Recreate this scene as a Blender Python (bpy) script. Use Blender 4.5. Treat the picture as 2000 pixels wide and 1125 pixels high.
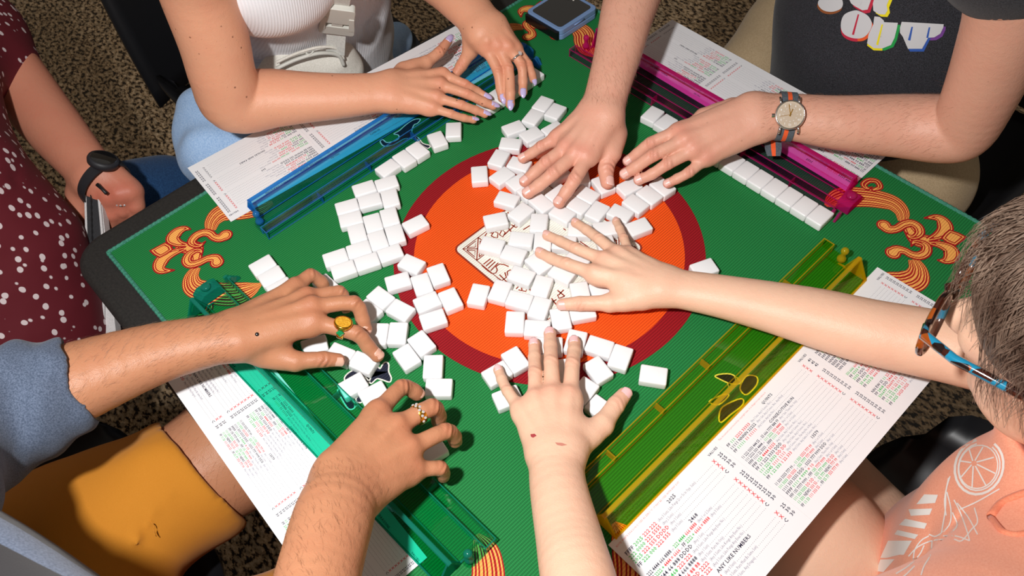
import bpy, bmesh, math, random
import numpy as np
from mathutils import Vector, Matrix
from mathutils.bvhtree import BVHTree

for _o in list(bpy.data.objects):
    bpy.data.objects.remove(_o)
scene = bpy.context.scene
COL = scene.collection

# ------------------------------------------------------------------ camera, world, light, exposure
CAM = np.array([0.43741496, -0.42528219, 0.76308384])
ROT = np.array([[0.68677111, -0.56950909, 0.45166894],
                [0.72526412, 0.57822721, -0.37369138],
                [-0.04834663, 0.58421972, 0.81015426]])
FPX = 1527.3047
cd = bpy.data.cameras.new('camera')
cd.sensor_fit = 'HORIZONTAL'; cd.sensor_width = 36.0; cd.lens = FPX / 2000 * 36.0
cd.clip_start = 0.02
cd.dof.use_dof = True; cd.dof.focus_distance = 0.95; cd.dof.aperture_fstop = 18.0
co = bpy.data.objects.new('camera', cd); COL.objects.link(co)
M = Matrix([list(ROT[0]) + [CAM[0]], list(ROT[1]) + [CAM[1]], list(ROT[2]) + [CAM[2]], [0, 0, 0, 1]])
co.matrix_world = M
scene.camera = co

w = bpy.data.worlds.new('world'); scene.world = w; w.use_nodes = True
w.node_tree.nodes['Background'].inputs[0].default_value = (1.0, 0.90, 0.78, 1)
w.node_tree.nodes['Background'].inputs[1].default_value = 0.18

ld = bpy.data.lights.new('flash', 'AREA'); ld.shape = 'DISK'; ld.size = 0.05
ld.energy = 12.8; ld.color = (1.0, 0.985, 0.97)
lo = bpy.data.objects.new('flash', ld); COL.objects.link(lo)
lo.location = (0.235, -0.56, 0.90)
lo.rotation_euler = (Vector((-0.02, 0.02, 0.0)) - Vector(lo.location)).to_track_quat('-Z', 'Y').to_euler()

scene.view_settings.view_transform = 'Standard'
scene.view_settings.look = 'None'
scene.view_settings.exposure = 0.0
scene.view_settings.gamma = 1.0
scene.view_settings.use_curve_mapping = False
try:
    scene.cycles.transparent_max_bounces = 40
except Exception:
    pass

random.seed(7)
rng = np.random.default_rng(7)

# ------------------------------------------------------------------ helpers
def P(px, py, z=None, x=None, y=None, d=None):
    """world point seen at photo pixel (px,py) at a known height / plane / depth"""
    D = ROT @ np.array([(px - 1000) / FPX, -(py - 562.5) / FPX, -1.0])
    if d is not None: t = d
    elif z is not None: t = (z - CAM[2]) / D[2]
    elif x is not None: t = (x - CAM[0]) / D[0]
    else: t = (y - CAM[1]) / D[1]
    return CAM + t * D

def depth(p):
    return -float((ROT.T @ (np.asarray(p) - CAM))[2])

def srgb(r, g, b):
    f = lambda c: c / 12.92 if c <= 0.04045 else ((c + 0.055) / 1.055) ** 2.4
    return (f(r / 255), f(g / 255), f(b / 255), 1.0)

def mesh_obj(name, verts, faces, mat=None, parent=None, smooth=False):
    me = bpy.data.meshes.new(name)
    if isinstance(verts, np.ndarray): verts = verts.tolist()
    if isinstance(faces, np.ndarray): faces = faces.tolist()
    me.from_pydata(verts, [], faces); me.update()
    if smooth: me.shade_smooth()
    return link(name, me, mat, parent)

def link(name, me, mat=None, parent=None):
    o = bpy.data.objects.new(name, me); COL.objects.link(o)
    if mat is not None:
        if not me.materials: me.materials.append(mat)
    if parent is not None: o.parent = parent
    return o

def tag(o, label, cat, group=None):
    o['label'] = label; o['category'] = cat
    if group: o['group'] = group
    return o

def empty(name, loc=(0, 0, 0), rz=0.0):
    o = bpy.data.objects.new(name, None); COL.objects.link(o)
    o.location = loc; o.rotation_euler = (0, 0, rz); o.empty_display_size = 0.02
    return o

class MB:
    def __init__(self): self.v = []; self.f = []
    def add(self, v, f):
        n = len(self.v); self.v += [tuple(map(float, q)) for q in v]; self.f += [tuple(i + n for i in q) for q in f]; return self
    def box(self, x0, x1, y0, y1, z0, z1):
        v = [(x0,y0,z0),(x1,y0,z0),(x1,y1,z0),(x0,y1,z0),(x0,y0,z1),(x1,y0,z1),(x1,y1,z1),(x0,y1,z1)]
        return self.add(v, [(0,3,2,1),(4,5,6,7),(0,1,5,4),(1,2,6,5),(2,3,7,6),(3,0,4,7)])
    def prism(self, poly, axis, a0, a1):
        """poly: 2D points; extruded along axis ('x','y','z') between a0 and a1"""
        n = len(poly); v = []
        for a in (a0, a1):
            for (p, q) in poly:
                v.append({'x': (a, p, q), 'y': (p, a, q), 'z': (p, q, a)}[axis])
        f = [tuple(range(n - 1, -1, -1)), tuple(range(n, 2 * n))]
        f += [(i, (i + 1) % n, n + (i + 1) % n, n + i) for i in range(n)]
        return self.add(v, f)
    def tube(self, pts, r, seg=8, cap=True, closed=False):
        pts = [np.asarray(p, float) for p in pts]; n = len(pts)
        rs = r if isinstance(r, (list, tuple, np.ndarray)) else [r] * n
        T = []
        for i in range(n):
            a = pts[(i - 1) % n] if (closed or i > 0) else pts[i]
            b = pts[(i + 1) % n] if (closed or i < n - 1) else pts[i]
            t = b - a; T.append(t / (np.linalg.norm(t) + 1e-12))
        u = np.cross(T[0], [0, 0, 1.0])
        if np.linalg.norm(u) < 1e-3: u = np.cross(T[0], [1.0, 0, 0])
        u /= np.linalg.norm(u); v = []
        for i in range(n):
            u = u - T[i] * np.dot(u, T[i]); u /= np.linalg.norm(u) + 1e-12
            w_ = np.cross(T[i], u)
            for k in range(seg):
                a = 2 * math.pi * k / seg
                v.append(pts[i] + rs[i] * (math.cos(a) * u + math.sin(a) * w_))
        f = []
        for i in range(n if closed else n - 1):
            j = (i + 1) % n
            for k in range(seg):
                k2 = (k + 1) % seg
                f.append((i * seg + k, i * seg + k2, j * seg + k2, j * seg + k))
        if cap and not closed:
            f.append(tuple(range(seg - 1, -1, -1))); f.append(tuple((n - 1) * seg + k for k in range(seg)))
        return self.add(v, f)
    def lathe(self, prof, c=(0, 0, 0), seg=16, cap=True):
        n = len(prof); v = []
        for (r, z) in prof:
            for k in range(seg):
                a = 2 * math.pi * k / seg
                v.append((c[0] + r * math.cos(a), c[1] + r * math.sin(a), c[2] + z))
        f = []
        for i in range(n - 1):
            for k in range(seg):
                k2 = (k + 1) % seg
                f.append((i * seg + k, i * seg + k2, (i + 1) * seg + k2, (i + 1) * seg + k))
        if cap: f.append(tuple(range(seg - 1, -1, -1))); f.append(tuple((n - 1) * seg + k for k in range(seg)))
        return self.add(v, f)
    def build(self, name, mat, parent=None, smooth=False, bevel=0, xf=None):
        v = self.v
        if xf is not None:
            A = np.asarray(v); A = A @ np.asarray(xf[0]).T + np.asarray(xf[1]); v = A.tolist()
        o = mesh_obj(name, v, self.f, mat, parent, smooth)
        if bevel:
            bm = bmesh.new(); bm.from_mesh(o.data)
            bmesh.ops.bevel(bm, geom=bm.edges[:], offset=bevel, segments=2, profile=0.5, affect='EDGES', clamp_overlap=True)
            bm.to_mesh(o.data); bm.free()
        return o

def spline(pts, n=8, closed=False):
    """Catmull-Rom through points (any dimension)"""
    A = [np.asarray(p, float) for p in pts]; m = len(A); out = []
    for i in range(m if closed else m - 1):
        p0 = A[(i - 1) % m] if (closed or i > 0) else 2 * A[0] - A[1]
        p1 = A[i]; p2 = A[(i + 1) % m]
        p3 = A[(i + 2) % m] if (closed or i < m - 2) else 2 * A[-1] - A[-2]
        for k in range(n):
            t = k / n
            out.append(0.5 * ((2 * p1) + (-p0 + p2) * t + (2 * p0 - 5 * p1 + 4 * p2 - p3) * t * t + (-p0 + 3 * p1 - 3 * p2 + p3) * t ** 3))
    if not closed: out.append(A[-1])
    return out

def poly_fill(loop):
    """triangulated polygon (2D/3D points list) -> verts, faces"""
    bm = bmesh.new()
    vs = [bm.verts.new(Vector((q[0], q[1], q[2] if len(q) > 2 else 0))) for q in loop]
    try:
        f = bm.faces.new(vs); bmesh.ops.triangulate(bm, faces=[f], ngon_method='BEAUTY')
    except Exception: pass
    bm.verts.index_update()
    v = [tuple(x.co) for x in bm.verts]; fc = [tuple(x.index for x in f.verts) for f in bm.faces]
    bm.free(); return v, fc

# ------------------------------------------------------------------ materials
def nt(name):
    m = bpy.data.materials.new(name); m.use_nodes = True
    t = m.node_tree; b = t.nodes['Principled BSDF']
    return m, t, b

def plain(name, col, rough=0.5, metal=0.0, spec=0.5, coat=0.0):
    m, t, b = nt(name)
    b.inputs['Base Color'].default_value = col
    b.inputs['Roughness'].default_value = rough
    b.inputs['Metallic'].default_value = metal
    b.inputs['Specular IOR Level'].default_value = spec
    b.inputs['Coat Weight'].default_value = coat
    return m

def N(t, typ, **kw):
    n = t.nodes.new(typ)
    for k, v in kw.items():
        if k.startswith('i_'): n.inputs[k[2:].replace('_', ' ')].default_value = v
        else: setattr(n, k, v)
    return n

def ramp(t, fac, stops):
    r = t.nodes.new('ShaderNodeValToRGB')
    el = r.color_ramp.elements
    while len(el) < len(stops): el.new(0.5)
    for e, (p, c) in zip(el, stops): e.position = p; e.color = c
    t.links.new(fac, r.inputs[0]); return r.outputs[0]

def noise_var(name, c1, c2, scale, rough=0.6, bump=0.0, bscale=None, detail=4, spec=0.5, dist=0.001):
    m, t, b = nt(name)
    tc = N(t, 'ShaderNodeTexCoord')
    n = N(t, 'ShaderNodeTexNoise'); n.inputs['Scale'].default_value = scale; n.inputs['Detail'].default_value = detail
    t.links.new(tc.outputs['Object'], n.inputs['Vector'])
    t.links.new(ramp(t, n.outputs[0], [(0.3, c1), (0.7, c2)]), b.inputs['Base Color'])
    b.inputs['Roughness'].default_value = rough; b.inputs['Specular IOR Level'].default_value = spec
    if bump:
        n2 = N(t, 'ShaderNodeTexNoise'); n2.inputs['Scale'].default_value = bscale or scale * 3; n2.inputs['Detail'].default_value = 6
        t.links.new(tc.outputs['Object'], n2.inputs['Vector'])
        bp = N(t, 'ShaderNodeBump'); bp.inputs['Strength'].default_value = bump; bp.inputs['Distance'].default_value = dist
        t.links.new(n2.outputs[0], bp.inputs['Height']); t.links.new(bp.outputs[0], b.inputs['Normal'])
    return m

def mat_cloth_rib(name, col, dark=0.74, light=1.38, period=0.0030):
    """printed ribbed cloth of the playing mat: fine cords running along world Y, highlights on the cords painted into the colour"""
    m, t, b = nt(name)
    tc = N(t, 'ShaderNodeTexCoord')
    sep = N(t, 'ShaderNodeSeparateXYZ'); t.links.new(tc.outputs['Object'], sep.inputs[0])
    nz = N(t, 'ShaderNodeTexNoise'); nz.inputs['Scale'].default_value = 60; nz.inputs['Detail'].default_value = 2
    t.links.new(tc.outputs['Object'], nz.inputs['Vector'])
    ma = N(t, 'ShaderNodeMath', operation='MULTIPLY_ADD'); ma.inputs[1].default_value = 0.0006
    t.links.new(nz.outputs[0], ma.inputs[0]); t.links.new(sep.outputs[0], ma.inputs[2])
    mu = N(t, 'ShaderNodeMath', operation='MULTIPLY'); mu.inputs[1].default_value = 2 * math.pi / period
    t.links.new(ma.outputs[0], mu.inputs[0])
    si = N(t, 'ShaderNodeMath', operation='SINE'); t.links.new(mu.outputs[0], si.inputs[0])
    # cross threads
    mu2 = N(t, 'ShaderNodeMath', operation='MULTIPLY'); mu2.inputs[1].default_value = 2 * math.pi / 0.0017
    t.links.new(sep.outputs[1], mu2.inputs[0])
    si2 = N(t, 'ShaderNodeMath', operation='SINE'); t.links.new(mu2.outputs[0], si2.inputs[0])
    ad = N(t, 'ShaderNodeMath', operation='MULTIPLY_ADD'); ad.inputs[1].default_value = 0.35
    t.links.new(si2.outputs[0], ad.inputs[0]); t.links.new(si.outputs[0], ad.inputs[2])
    mr = N(t, 'ShaderNodeMapRange'); mr.inputs['From Min'].default_value = -1.35; mr.inputs['From Max'].default_value = 1.35
    t.links.new(ad.outputs[0], mr.inputs[0])
    n3 = N(t, 'ShaderNodeTexNoise'); n3.inputs['Scale'].default_value = 900; n3.inputs['Detail'].default_value = 1
    t.links.new(tc.outputs['Object'], n3.inputs['Vector'])
    mx = N(t, 'ShaderNodeMath', operation='MULTIPLY_ADD'); mx.inputs[1].default_value = 0.35
    t.links.new(n3.outputs[0], mx.inputs[0]); t.links.new(mr.outputs[0], mx.inputs[2])
    c = np.array(col[:3])
    dk = tuple(c * dark) + (1,); lt = tuple(np.minimum(c * light + 0.004, 1)) + (1,)  # painted highlight: lighter cord tops, darker grooves in the base colour
    t.links.new(ramp(t, mx.outputs[0], [(0.1, dk), (0.62, tuple(c) + (1,)), (1.15 / 1.2, lt)]), b.inputs['Base Color'])
    bp = N(t, 'ShaderNodeBump'); bp.inputs['Strength'].default_value = 0.55; bp.inputs['Distance'].default_value = 0.0006
    t.links.new(mr.outputs[0], bp.inputs['Height']); t.links.new(bp.outputs[0], b.inputs['Normal'])
    b.inputs['Roughness'].default_value = 0.75; b.inputs['Specular IOR Level'].default_value = 0.25
    return m

def mat_acrylic(name, tint, rough=0.03):
    """thin tinted clear plastic: light goes straight through tinted, with a glossy Fresnel surface"""
    m, t, b = nt(name); t.nodes.remove(b)
    out = t.nodes['Material Output']
    tr = N(t, 'ShaderNodeBsdfTransparent'); tr.inputs[0].default_value = tint + (1,)
    gl = N(t, 'ShaderNodeBsdfGlossy'); gl.inputs['Roughness'].default_value = rough
    gl.inputs[0].default_value = (1, 1, 1, 1)
    lw = N(t, 'ShaderNodeLayerWeight'); lw.inputs[0].default_value = 0.5
    pw = N(t, 'ShaderNodeMath', operation='POWER'); pw.inputs[1].default_value = 5.0; t.links.new(lw.outputs['Facing'], pw.inputs[0])
    sc = N(t, 'ShaderNodeMath', operation='MULTIPLY_ADD'); sc.inputs[1].default_value = 0.7; sc.inputs[2].default_value = 0.04; t.links.new(pw.outputs[0], sc.inputs[0])
    ge = N(t, 'ShaderNodeNewGeometry'); iv = N(t, 'ShaderNodeMath', operation='SUBTRACT'); iv.inputs[0].default_value = 1.0; t.links.new(ge.outputs['Backfacing'], iv.inputs[1])
    fr = N(t, 'ShaderNodeMath', operation='MULTIPLY'); t.links.new(sc.outputs[0], fr.inputs[0]); t.links.new(iv.outputs[0], fr.inputs[1])
    mx = N(t, 'ShaderNodeMixShader')
    t.links.new(fr.outputs[0], mx.inputs[0]); t.links.new(tr.outputs[0], mx.inputs[1]); t.links.new(gl.outputs[0], mx.inputs[2])
    t.links.new(mx.outputs[0], out.inputs[0])
    return m

def mat_acrylic_edge(name, tint, glow):
    """sawn edge of tinted plastic: see-through, but with diffuse colour imitating the light it pipes"""
    m = mat_acrylic(name, tint, 0.1); t = m.node_tree; out = t.nodes['Material Output']; src = out.inputs[0].links[0].from_socket
    df = N(t, 'ShaderNodeBsdfDiffuse'); df.inputs[0].default_value = glow + (1,); tl = N(t, 'ShaderNodeBsdfTranslucent'); tl.inputs[0].default_value = glow + (1,)
    ad = N(t, 'ShaderNodeMixShader'); ad.inputs[0].default_value = .5; t.links.new(df.outputs[0], ad.inputs[1]); t.links.new(tl.outputs[0], ad.inputs[2])
    mx = N(t, 'ShaderNodeMixShader'); mx.inputs[0].default_value = .38; t.links.new(src, mx.inputs[1]); t.links.new(ad.outputs[0], mx.inputs[2]); t.links.new(mx.outputs[0], out.inputs[0])  # diffuse share stands in for light reflected inside the plastic
    return m

def mat_skin(name, base, red, rough=0.45, freckle=0.0, fcol=(0.16, 0.05, 0.025, 1), sub=0.12, mott=0.5):
    m, t, b = nt(name)
    tc = N(t, 'ShaderNodeTexCoord')
    n = N(t, 'ShaderNodeTexNoise'); n.inputs['Scale'].default_value = 28; n.inputs['Detail'].default_value = 5
    t.links.new(tc.outputs['Object'], n.inputs['Vector'])
    at = N(t, 'ShaderNodeAttribute', attribute_name='red')
    ma = N(t, 'ShaderNodeMath', operation='MULTIPLY_ADD'); ma.inputs[1].default_value = mott
    sb = N(t, 'ShaderNodeMath', operation='SUBTRACT'); sb.inputs[1].default_value = 0.45
    t.links.new(n.outputs[0], sb.inputs[0]); t.links.new(sb.outputs[0], ma.inputs[0]); t.links.new(at.outputs['Fac'], ma.inputs[2])
    ma.use_clamp = True
    mix = N(t, 'ShaderNodeMix', data_type='RGBA')
    t.links.new(ma.outputs[0], mix.inputs[0]); mix.inputs[6].default_value = base; mix.inputs[7].default_value = red
    col = mix.outputs[2]
    if freckle:
        for sc, th, amt in ((62, 0.10, 0.75), (150, 0.12, 0.25)):
            vo = N(t, 'ShaderNodeTexVoronoi'); vo.inputs['Scale'].default_value = sc
            t.links.new(tc.outputs['Object'], vo.inputs['Vector'])
            lt = N(t, 'ShaderNodeMapRange'); lt.inputs['From Min'].default_value = th; lt.inputs['From Max'].default_value = th * 0.6
            lt.inputs['To Min'].default_value = 0.0; lt.inputs['To Max'].default_value = amt * freckle
            t.links.new(vo.outputs['Distance'], lt.inputs[0])
            # only some of the cells carry a spot
            sc2 = N(t, 'ShaderNodeSeparateColor'); t.links.new(vo.outputs['Color'], sc2.inputs[0])
            gt = N(t, 'ShaderNodeMath', operation='GREATER_THAN'); gt.inputs[1].default_value = 0.5
            t.links.new(sc2.outputs[0], gt.inputs[0])
            mm = N(t, 'ShaderNodeMath', operation='MULTIPLY'); t.links.new(gt.outputs[0], mm.inputs[0]); t.links.new(lt.outputs[0], mm.inputs[1])
            mf = N(t, 'ShaderNodeMix', data_type='RGBA'); t.links.new(mm.outputs[0], mf.inputs[0]); t.links.new(col, mf.inputs[6]); mf.inputs[7].default_value = fcol
            col = mf.outputs[2]
    t.links.new(col, b.inputs['Base Color'])
    n2 = N(t, 'ShaderNodeTexVoronoi'); n2.inputs['Scale'].default_value = 850
    t.links.new(tc.outputs['Object'], n2.inputs['Vector'])
    n3 = N(t, 'ShaderNodeTexNoise'); n3.inputs['Scale'].default_value = 160; n3.inputs['Detail'].default_value = 5
    t.links.new(tc.outputs['Object'], n3.inputs['Vector'])
    wa = N(t, 'ShaderNodeAttribute', attribute_name='wrinkle')
    mw = N(t, 'ShaderNodeMath', operation='MULTIPLY'); mw.inputs[1].default_value = 3.2
    t.links.new(wa.outputs['Fac'], mw.inputs[0])
    s0 = N(t, 'ShaderNodeMath', operation='MULTIPLY_ADD'); s0.inputs[1].default_value = 0.3
    t.links.new(n2.outputs['Distance'], s0.inputs[0]); t.links.new(n3.outputs[0], s0.inputs[2])
    s1 = N(t, 'ShaderNodeMath', operation='ADD'); t.links.new(s0.outputs[0], s1.inputs[0]); t.links.new(mw.outputs[0], s1.inputs[1])
    bp = N(t, 'ShaderNodeBump'); bp.inputs['Strength'].default_value = 0.5; bp.inputs['Distance'].default_value = 0.0008
    t.links.new(s1.outputs[0], bp.inputs['Height']); t.links.new(bp.outputs[0], b.inputs['Normal'])
    b.inputs['Roughness'].default_value = rough; b.inputs['Specular IOR Level'].default_value = 0.33
    b.inputs['Subsurface Weight'].default_value = sub; b.inputs['Subsurface Radius'].default_value = (1.0, 0.35, 0.2)
    b.inputs['Subsurface Scale'].default_value = 0.004
    return m

def mat_fabric(name, c1, c2, weave=1400, bump=0.4, rough=0.85, fold=9.0, fold_d=0.006, fold_s=0.5):
    m, t, b = nt(name)
    tc = N(t, 'ShaderNodeTexCoord')
    n = N(t, 'ShaderNodeTexNoise'); n.inputs['Scale'].default_value = weave * 0.55; n.inputs['Detail'].default_value = 3
    t.links.new(tc.outputs['Object'], n.inputs['Vector'])
    t.links.new(ramp(t, n.outputs[0], [(0.35, c1), (0.65, c2)]), b.inputs['Base Color'])
    n2 = N(t, 'ShaderNodeTexNoise'); n2.inputs['Scale'].default_value = weave; n2.inputs['Detail'].default_value = 2
    t.links.new(tc.outputs['Object'], n2.inputs['Vector'])
    bp = N(t, 'ShaderNodeBump'); bp.inputs['Strength'].default_value = bump; bp.inputs['Distance'].default_value = 0.0004
    t.links.new(n2.outputs[0], bp.inputs['Height'])
    n3 = N(t, 'ShaderNodeTexNoise'); n3.inputs['Scale'].default_value = fold; n3.inputs['Detail'].default_value = 2; n3.inputs['Distortion'].default_value = 0.8
    t.links.new(tc.outputs['Object'], n3.inputs['Vector'])
    b2 = N(t, 'ShaderNodeBump'); b2.inputs['Strength'].default_value = fold_s; b2.inputs['Distance'].default_value = fold_d
    t.links.new(n3.outputs[0], b2.inputs['Height']); t.links.new(bp.outputs[0], b2.inputs['Normal'])
    t.links.new(b2.outputs[0], b.inputs['Normal'])
    b.inputs['Roughness'].default_value = rough; b.inputs['Specular IOR Level'].default_value = 0.2
    b.inputs['Sheen Weight'].default_value = 0.1
    return m

WHITE_TILE = plain('tile_white', (0.88, 0.88, 0.89, 1), rough=0.32, spec=0.4)
BLACK = plain('black_plastic', (0.012, 0.012, 0.013, 1), rough=0.45)
NAVY = plain('ink_navy', srgb(36, 34, 62), rough=0.7)
INK_R = plain('ink_red', srgb(222, 40, 44), rough=0.7)
INK_G = plain('ink_green', srgb(40, 180, 70), rough=0.7)
INK_S = plain('ink_grey', srgb(120, 118, 140), rough=0.7)
INK_P = plain('ink_pale_red', srgb(224, 110, 105), rough=0.7)
INKS = {'k': NAVY, 'r': INK_R, 'g': INK_G, 's': INK_S, 'p': INK_P}
CARD = plain('card_white', (0.86, 0.86, 0.88, 1), rough=0.35, spec=0.4)
GOLD = plain('gold', srgb(235, 175, 60), rough=0.22, metal=1.0)
SILVER = plain('silver', (0.75, 0.74, 0.72, 1), rough=0.15, metal=1.0)
GEM = plain('clear_gem', (0.9, 0.92, 0.95, 1), rough=0.05, metal=0.6)
EMERALD = plain('emerald', srgb(20, 140, 80), rough=0.08, coat=1.0)
# ------------------------------------------------------------------ floor
def mat_granite():
    m, t, b = nt('granite')
    tc = N(t, 'ShaderNodeTexCoord')
    mp = N(t, 'ShaderNodeMapping'); mp.inputs['Rotation'].default_value = (0, 0, 0.9); mp.inputs['Scale'].default_value = (1, 1.7, 1)
    t.links.new(tc.outputs['Object'], mp.inputs[0])
    n = N(t, 'ShaderNodeTexNoise'); n.inputs['Scale'].default_value = 62; n.inputs['Detail'].default_value = 6; n.inputs['Roughness'].default_value = 0.62
    t.links.new(mp.outputs[0], n.inputs['Vector'])
    c1 = ramp(t, n.outputs[0], [(0.40, (0.02, 0.014, 0.010, 1)), (0.455, (0.07, 0.042, 0.024, 1)), (0.49, (0.44, 0.30, 0.165, 1)), (0.64, (0.78, 0.60, 0.40, 1))])
    v = N(t, 'ShaderNodeTexVoronoi'); v.inputs['Scale'].default_value = 75
    t.links.new(mp.outputs[0], v.inputs['Vector'])
    c2 = ramp(t, v.outputs['Color'], [(0.2, (0.45, 0.45, 0.45, 1)), (0.8, (1.15, 1.1, 1.05, 1))])
    mx = N(t, 'ShaderNodeMix', data_type='RGBA', blend_type='MULTIPLY'); mx.inputs[0].default_value = 0.7
    t.links.new(c1, mx.inputs[6]); t.links.new(c2, mx.inputs[7])
    t.links.new(mx.outputs[2], b.inputs['Base Color'])
    b.inputs['Roughness'].default_value = 0.22
    return m
GRANITE = mat_granite()
mb = MB(); mb.box(-4, 4, -4, 4, -0.02, 0)
fl = mb.build('floor', GRANITE); fl.location.z = -0.74; fl['kind'] = 'structure'

# ------------------------------------------------------------------ table
def rounded_rect(x0, x1, y0, y1, r, n=8):
    pts = []
    for cx, cy, a0 in ((x1 - r, y1 - r, 0), (x0 + r, y1 - r, 90), (x0 + r, y0 + r, 180), (x1 - r, y0 + r, 270)):
        for k in range(n + 1):
            a = math.radians(a0 + 90 * k / n); pts.append((cx + r * math.cos(a), cy + r * math.sin(a)))
    return pts
TX0, TX1, TY0, TY1 = -0.433, 0.394, -0.428, 0.388
tb = empty('card_table', (0, 0, -0.74)); tag(tb, 'black folding card table with rounded corner under the green mat', 'table')
BLKTBL = noise_var('table_black', (0.010, 0.009, 0.008, 1), (0.020, 0.018, 0.016, 1), 300, rough=0.7, bump=0.3, bscale=900, dist=0.0004)
m_ = MB(); m_.prism(rounded_rect(TX0, TX1, TY0, TY1, 0.035), 'z', 0.74 - 0.026, 0.74 - 0.0032)
o = m_.build('table_top', BLKTBL, tb)
m_ = MB(); m_.tube([(x, y, 0.74 - 0.015) for x, y in rounded_rect(TX0 - .002, TX1 + .002, TY0 - .002, TY1 + .002, 0.037)], 0.0115, 10, closed=True)
m_.build('edge_rim', BLKTBL, tb, smooth=True)
for sx, sy in ((-1, -1), (-1, 1), (1, -1), (1, 1)):
    cx = (TX0 + TX1) / 2 + sx * 0.36; cy = (TY0 + TY1) / 2 + sy * 0.36
    m_ = MB(); m_.tube([(cx, cy, 0.715), (cx + sx * 0.02, cy + sy * 0.02, 0.004)], 0.011, 10)
    m_.build('leg', BLACK, tb, smooth=True)

# ------------------------------------------------------------------ playing mat and its print
GREEN = mat_cloth_rib('mat_green', srgb(23, 112, 54))
MAROON = mat_cloth_rib('mat_maroon', srgb(136, 8, 20))
ORANGE = mat_cloth_rib('mat_orange', srgb(222, 76, 10))
MRED = mat_cloth_rib('mat_red_line', srgb(165, 16, 24), light=1.2)
PEACH = mat_cloth_rib('mat_peach', srgb(246, 168, 84), light=1.2)
MWHITE = mat_cloth_rib('mat_white', srgb(228, 225, 214), light=1.1, dark=0.8)
MBROWN = mat_cloth_rib('mat_brown_line', srgb(140, 44, 22), light=1.2)
MNAVY = mat_cloth_rib('mat_navy', srgb(28, 30, 48))
EDGE = noise_var('mat_edge_thread', srgb(40, 110, 92), srgb(70, 150, 125), 500, rough=0.8, bump=0.6, bscale=600, dist=0.001)
L = 0.40
mat = empty('playing_mat', (0, 0, 0)); tag(mat, 'green square cloth game mat with orange circle and corner scroll prints', 'mat')
m_ = MB(); m_.box(-L, L, -L, L, -0.003, 0.0); m_.build('mat_sheet', GREEN, mat)
m_ = MB()
ring = []
for k in range(200):
    pass
edge = []
for (x0, y0, x1, y1) in ((-L, -L, -L, L), (-L, L, L, L), (L, L, L, -L), (L, -L, -L, -L)):
    for k in range(250):
        t_ = k / 250; edge.append((x0 + (x1 - x0) * t_, y0 + (y1 - y0) * t_, -0.0006 + 0.0003 * (k % 2)))
m_.tube(edge, [0.0030 if i % 2 else 0.0026 for i in range(len(edge))], 8, closed=True)
m_.build('stitched_edge', EDGE, mat)
RO, RI = 0.1932, 0.1679
def disc(r, z, n=96): return [(r * math.cos(2 * math.pi * k / n), r * math.sin(2 * math.pi * k / n)) for k in range(n)]
m_ = MB(); m_.prism(disc(RO, 0), 'z', 0.0, 0.00015); m_.build('circle_band', MAROON, mat)
m_ = MB(); m_.prism(disc(RI, 0), 'z', 0.0001, 0.0003); m_.build('circle_field', ORANGE, mat)

def flat_poly(name, loop, z, mt, parent=mat):
    v, f = poly_fill([(p[0], p[1], z) for p in loop])
    a = np.array([[v[i][:2] for i in q] for q in f])
    fl_ = [q if np.cross(np.array(v[q[1]][:2]) - np.array(v[q[0]][:2]), np.array(v[q[2]][:2]) - np.array(v[q[0]][:2])) > 0 else q[::-1] for q in f]
    return v, fl_
class Print:
    """collects flat printed shapes of one colour at one layer height"""
    def __init__(self): self.m = MB()
    def poly(self, loop, z):
        v, f = flat_poly('', loop, z, None); self.m.add(v, f); return self
    def stroke(self, pts, wd, z, closed=False):
        pts = [np.asarray(p, float)[:2] for p in pts]; n = len(pts)
        ws = wd if isinstance(wd, (list, np.ndarray)) else [wd] * n
        v = []
        for i in range(n):
            a = pts[(i - 1) % n] if (closed or i > 0) else pts[i]; b = pts[(i + 1) % n] if (closed or i < n - 1) else pts[i]
            t_ = b - a; t_ = t_ / (np.linalg.norm(t_) + 1e-12); nn = np.array([-t_[1], t_[0]])
            v += [tuple(pts[i] + nn * ws[i] / 2) + (z,), tuple(pts[i] - nn * ws[i] / 2) + (z,)]
        f = []
        for i in range(n if closed else n - 1):
            j = (i + 1) % n; f.append((2 * i, 2 * i + 1, 2 * j + 1, 2 * j))
        self.m.add(v, f); return self
def dots_w(pts, f0, f1, f2, n):
    return None

# centre logo: white rounded diamond card with brown line work
E0 = 0.0853 * math.sqrt(2)
lg_w, lg_b = Print(), Print()
def rdiamond(r, rc, n=6):
    # diamond with corners on the +-(1,1) and +-(1,-1) diagonals == axis aligned square of half side r/sqrt2
    h = r / math.sqrt(2); return rounded_rect(-h, h, -h, h, rc, n)
lg_b.poly(rdiamond(E0, 0.010), 0.00045)
lg_w.poly(rdiamond(E0 - 0.0034, 0.008), 0.0006)
h_ = (E0 - 0.014) / math.sqrt(2)
zL = 0.00075
lg_b.stroke([(-h_, -h_), (h_, -h_), (h_, h_), (-h_, h_)], 0.0015, zL, closed=True)
h2 = h_ * 0.62
for s in (1, -1):
    c = np.array([s * h_, s * h_])
    for q in ([(0, 0), (-.026, -.026)], [(-.026, 0), (0, -.026)], [(-.026, 0), (-.026, -.026), (0, -.026)],
              [(-.005, -.002), (-.02, -.002), (-.013, -.009), (-.005, -.002)], [(-.002, -.005), (-.002, -.02), (-.009, -.013), (-.002, -.005)],
              [(-.024, -.006), (-.024, -.021), (-.017, -.013), (-.024, -.006)], [(-.006, -.024), (-.021, -.024), (-.013, -.017), (-.006, -.024)]):
        lg_b.stroke([c + s * np.array(k) for k in q], 0.0014, zL)
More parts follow.
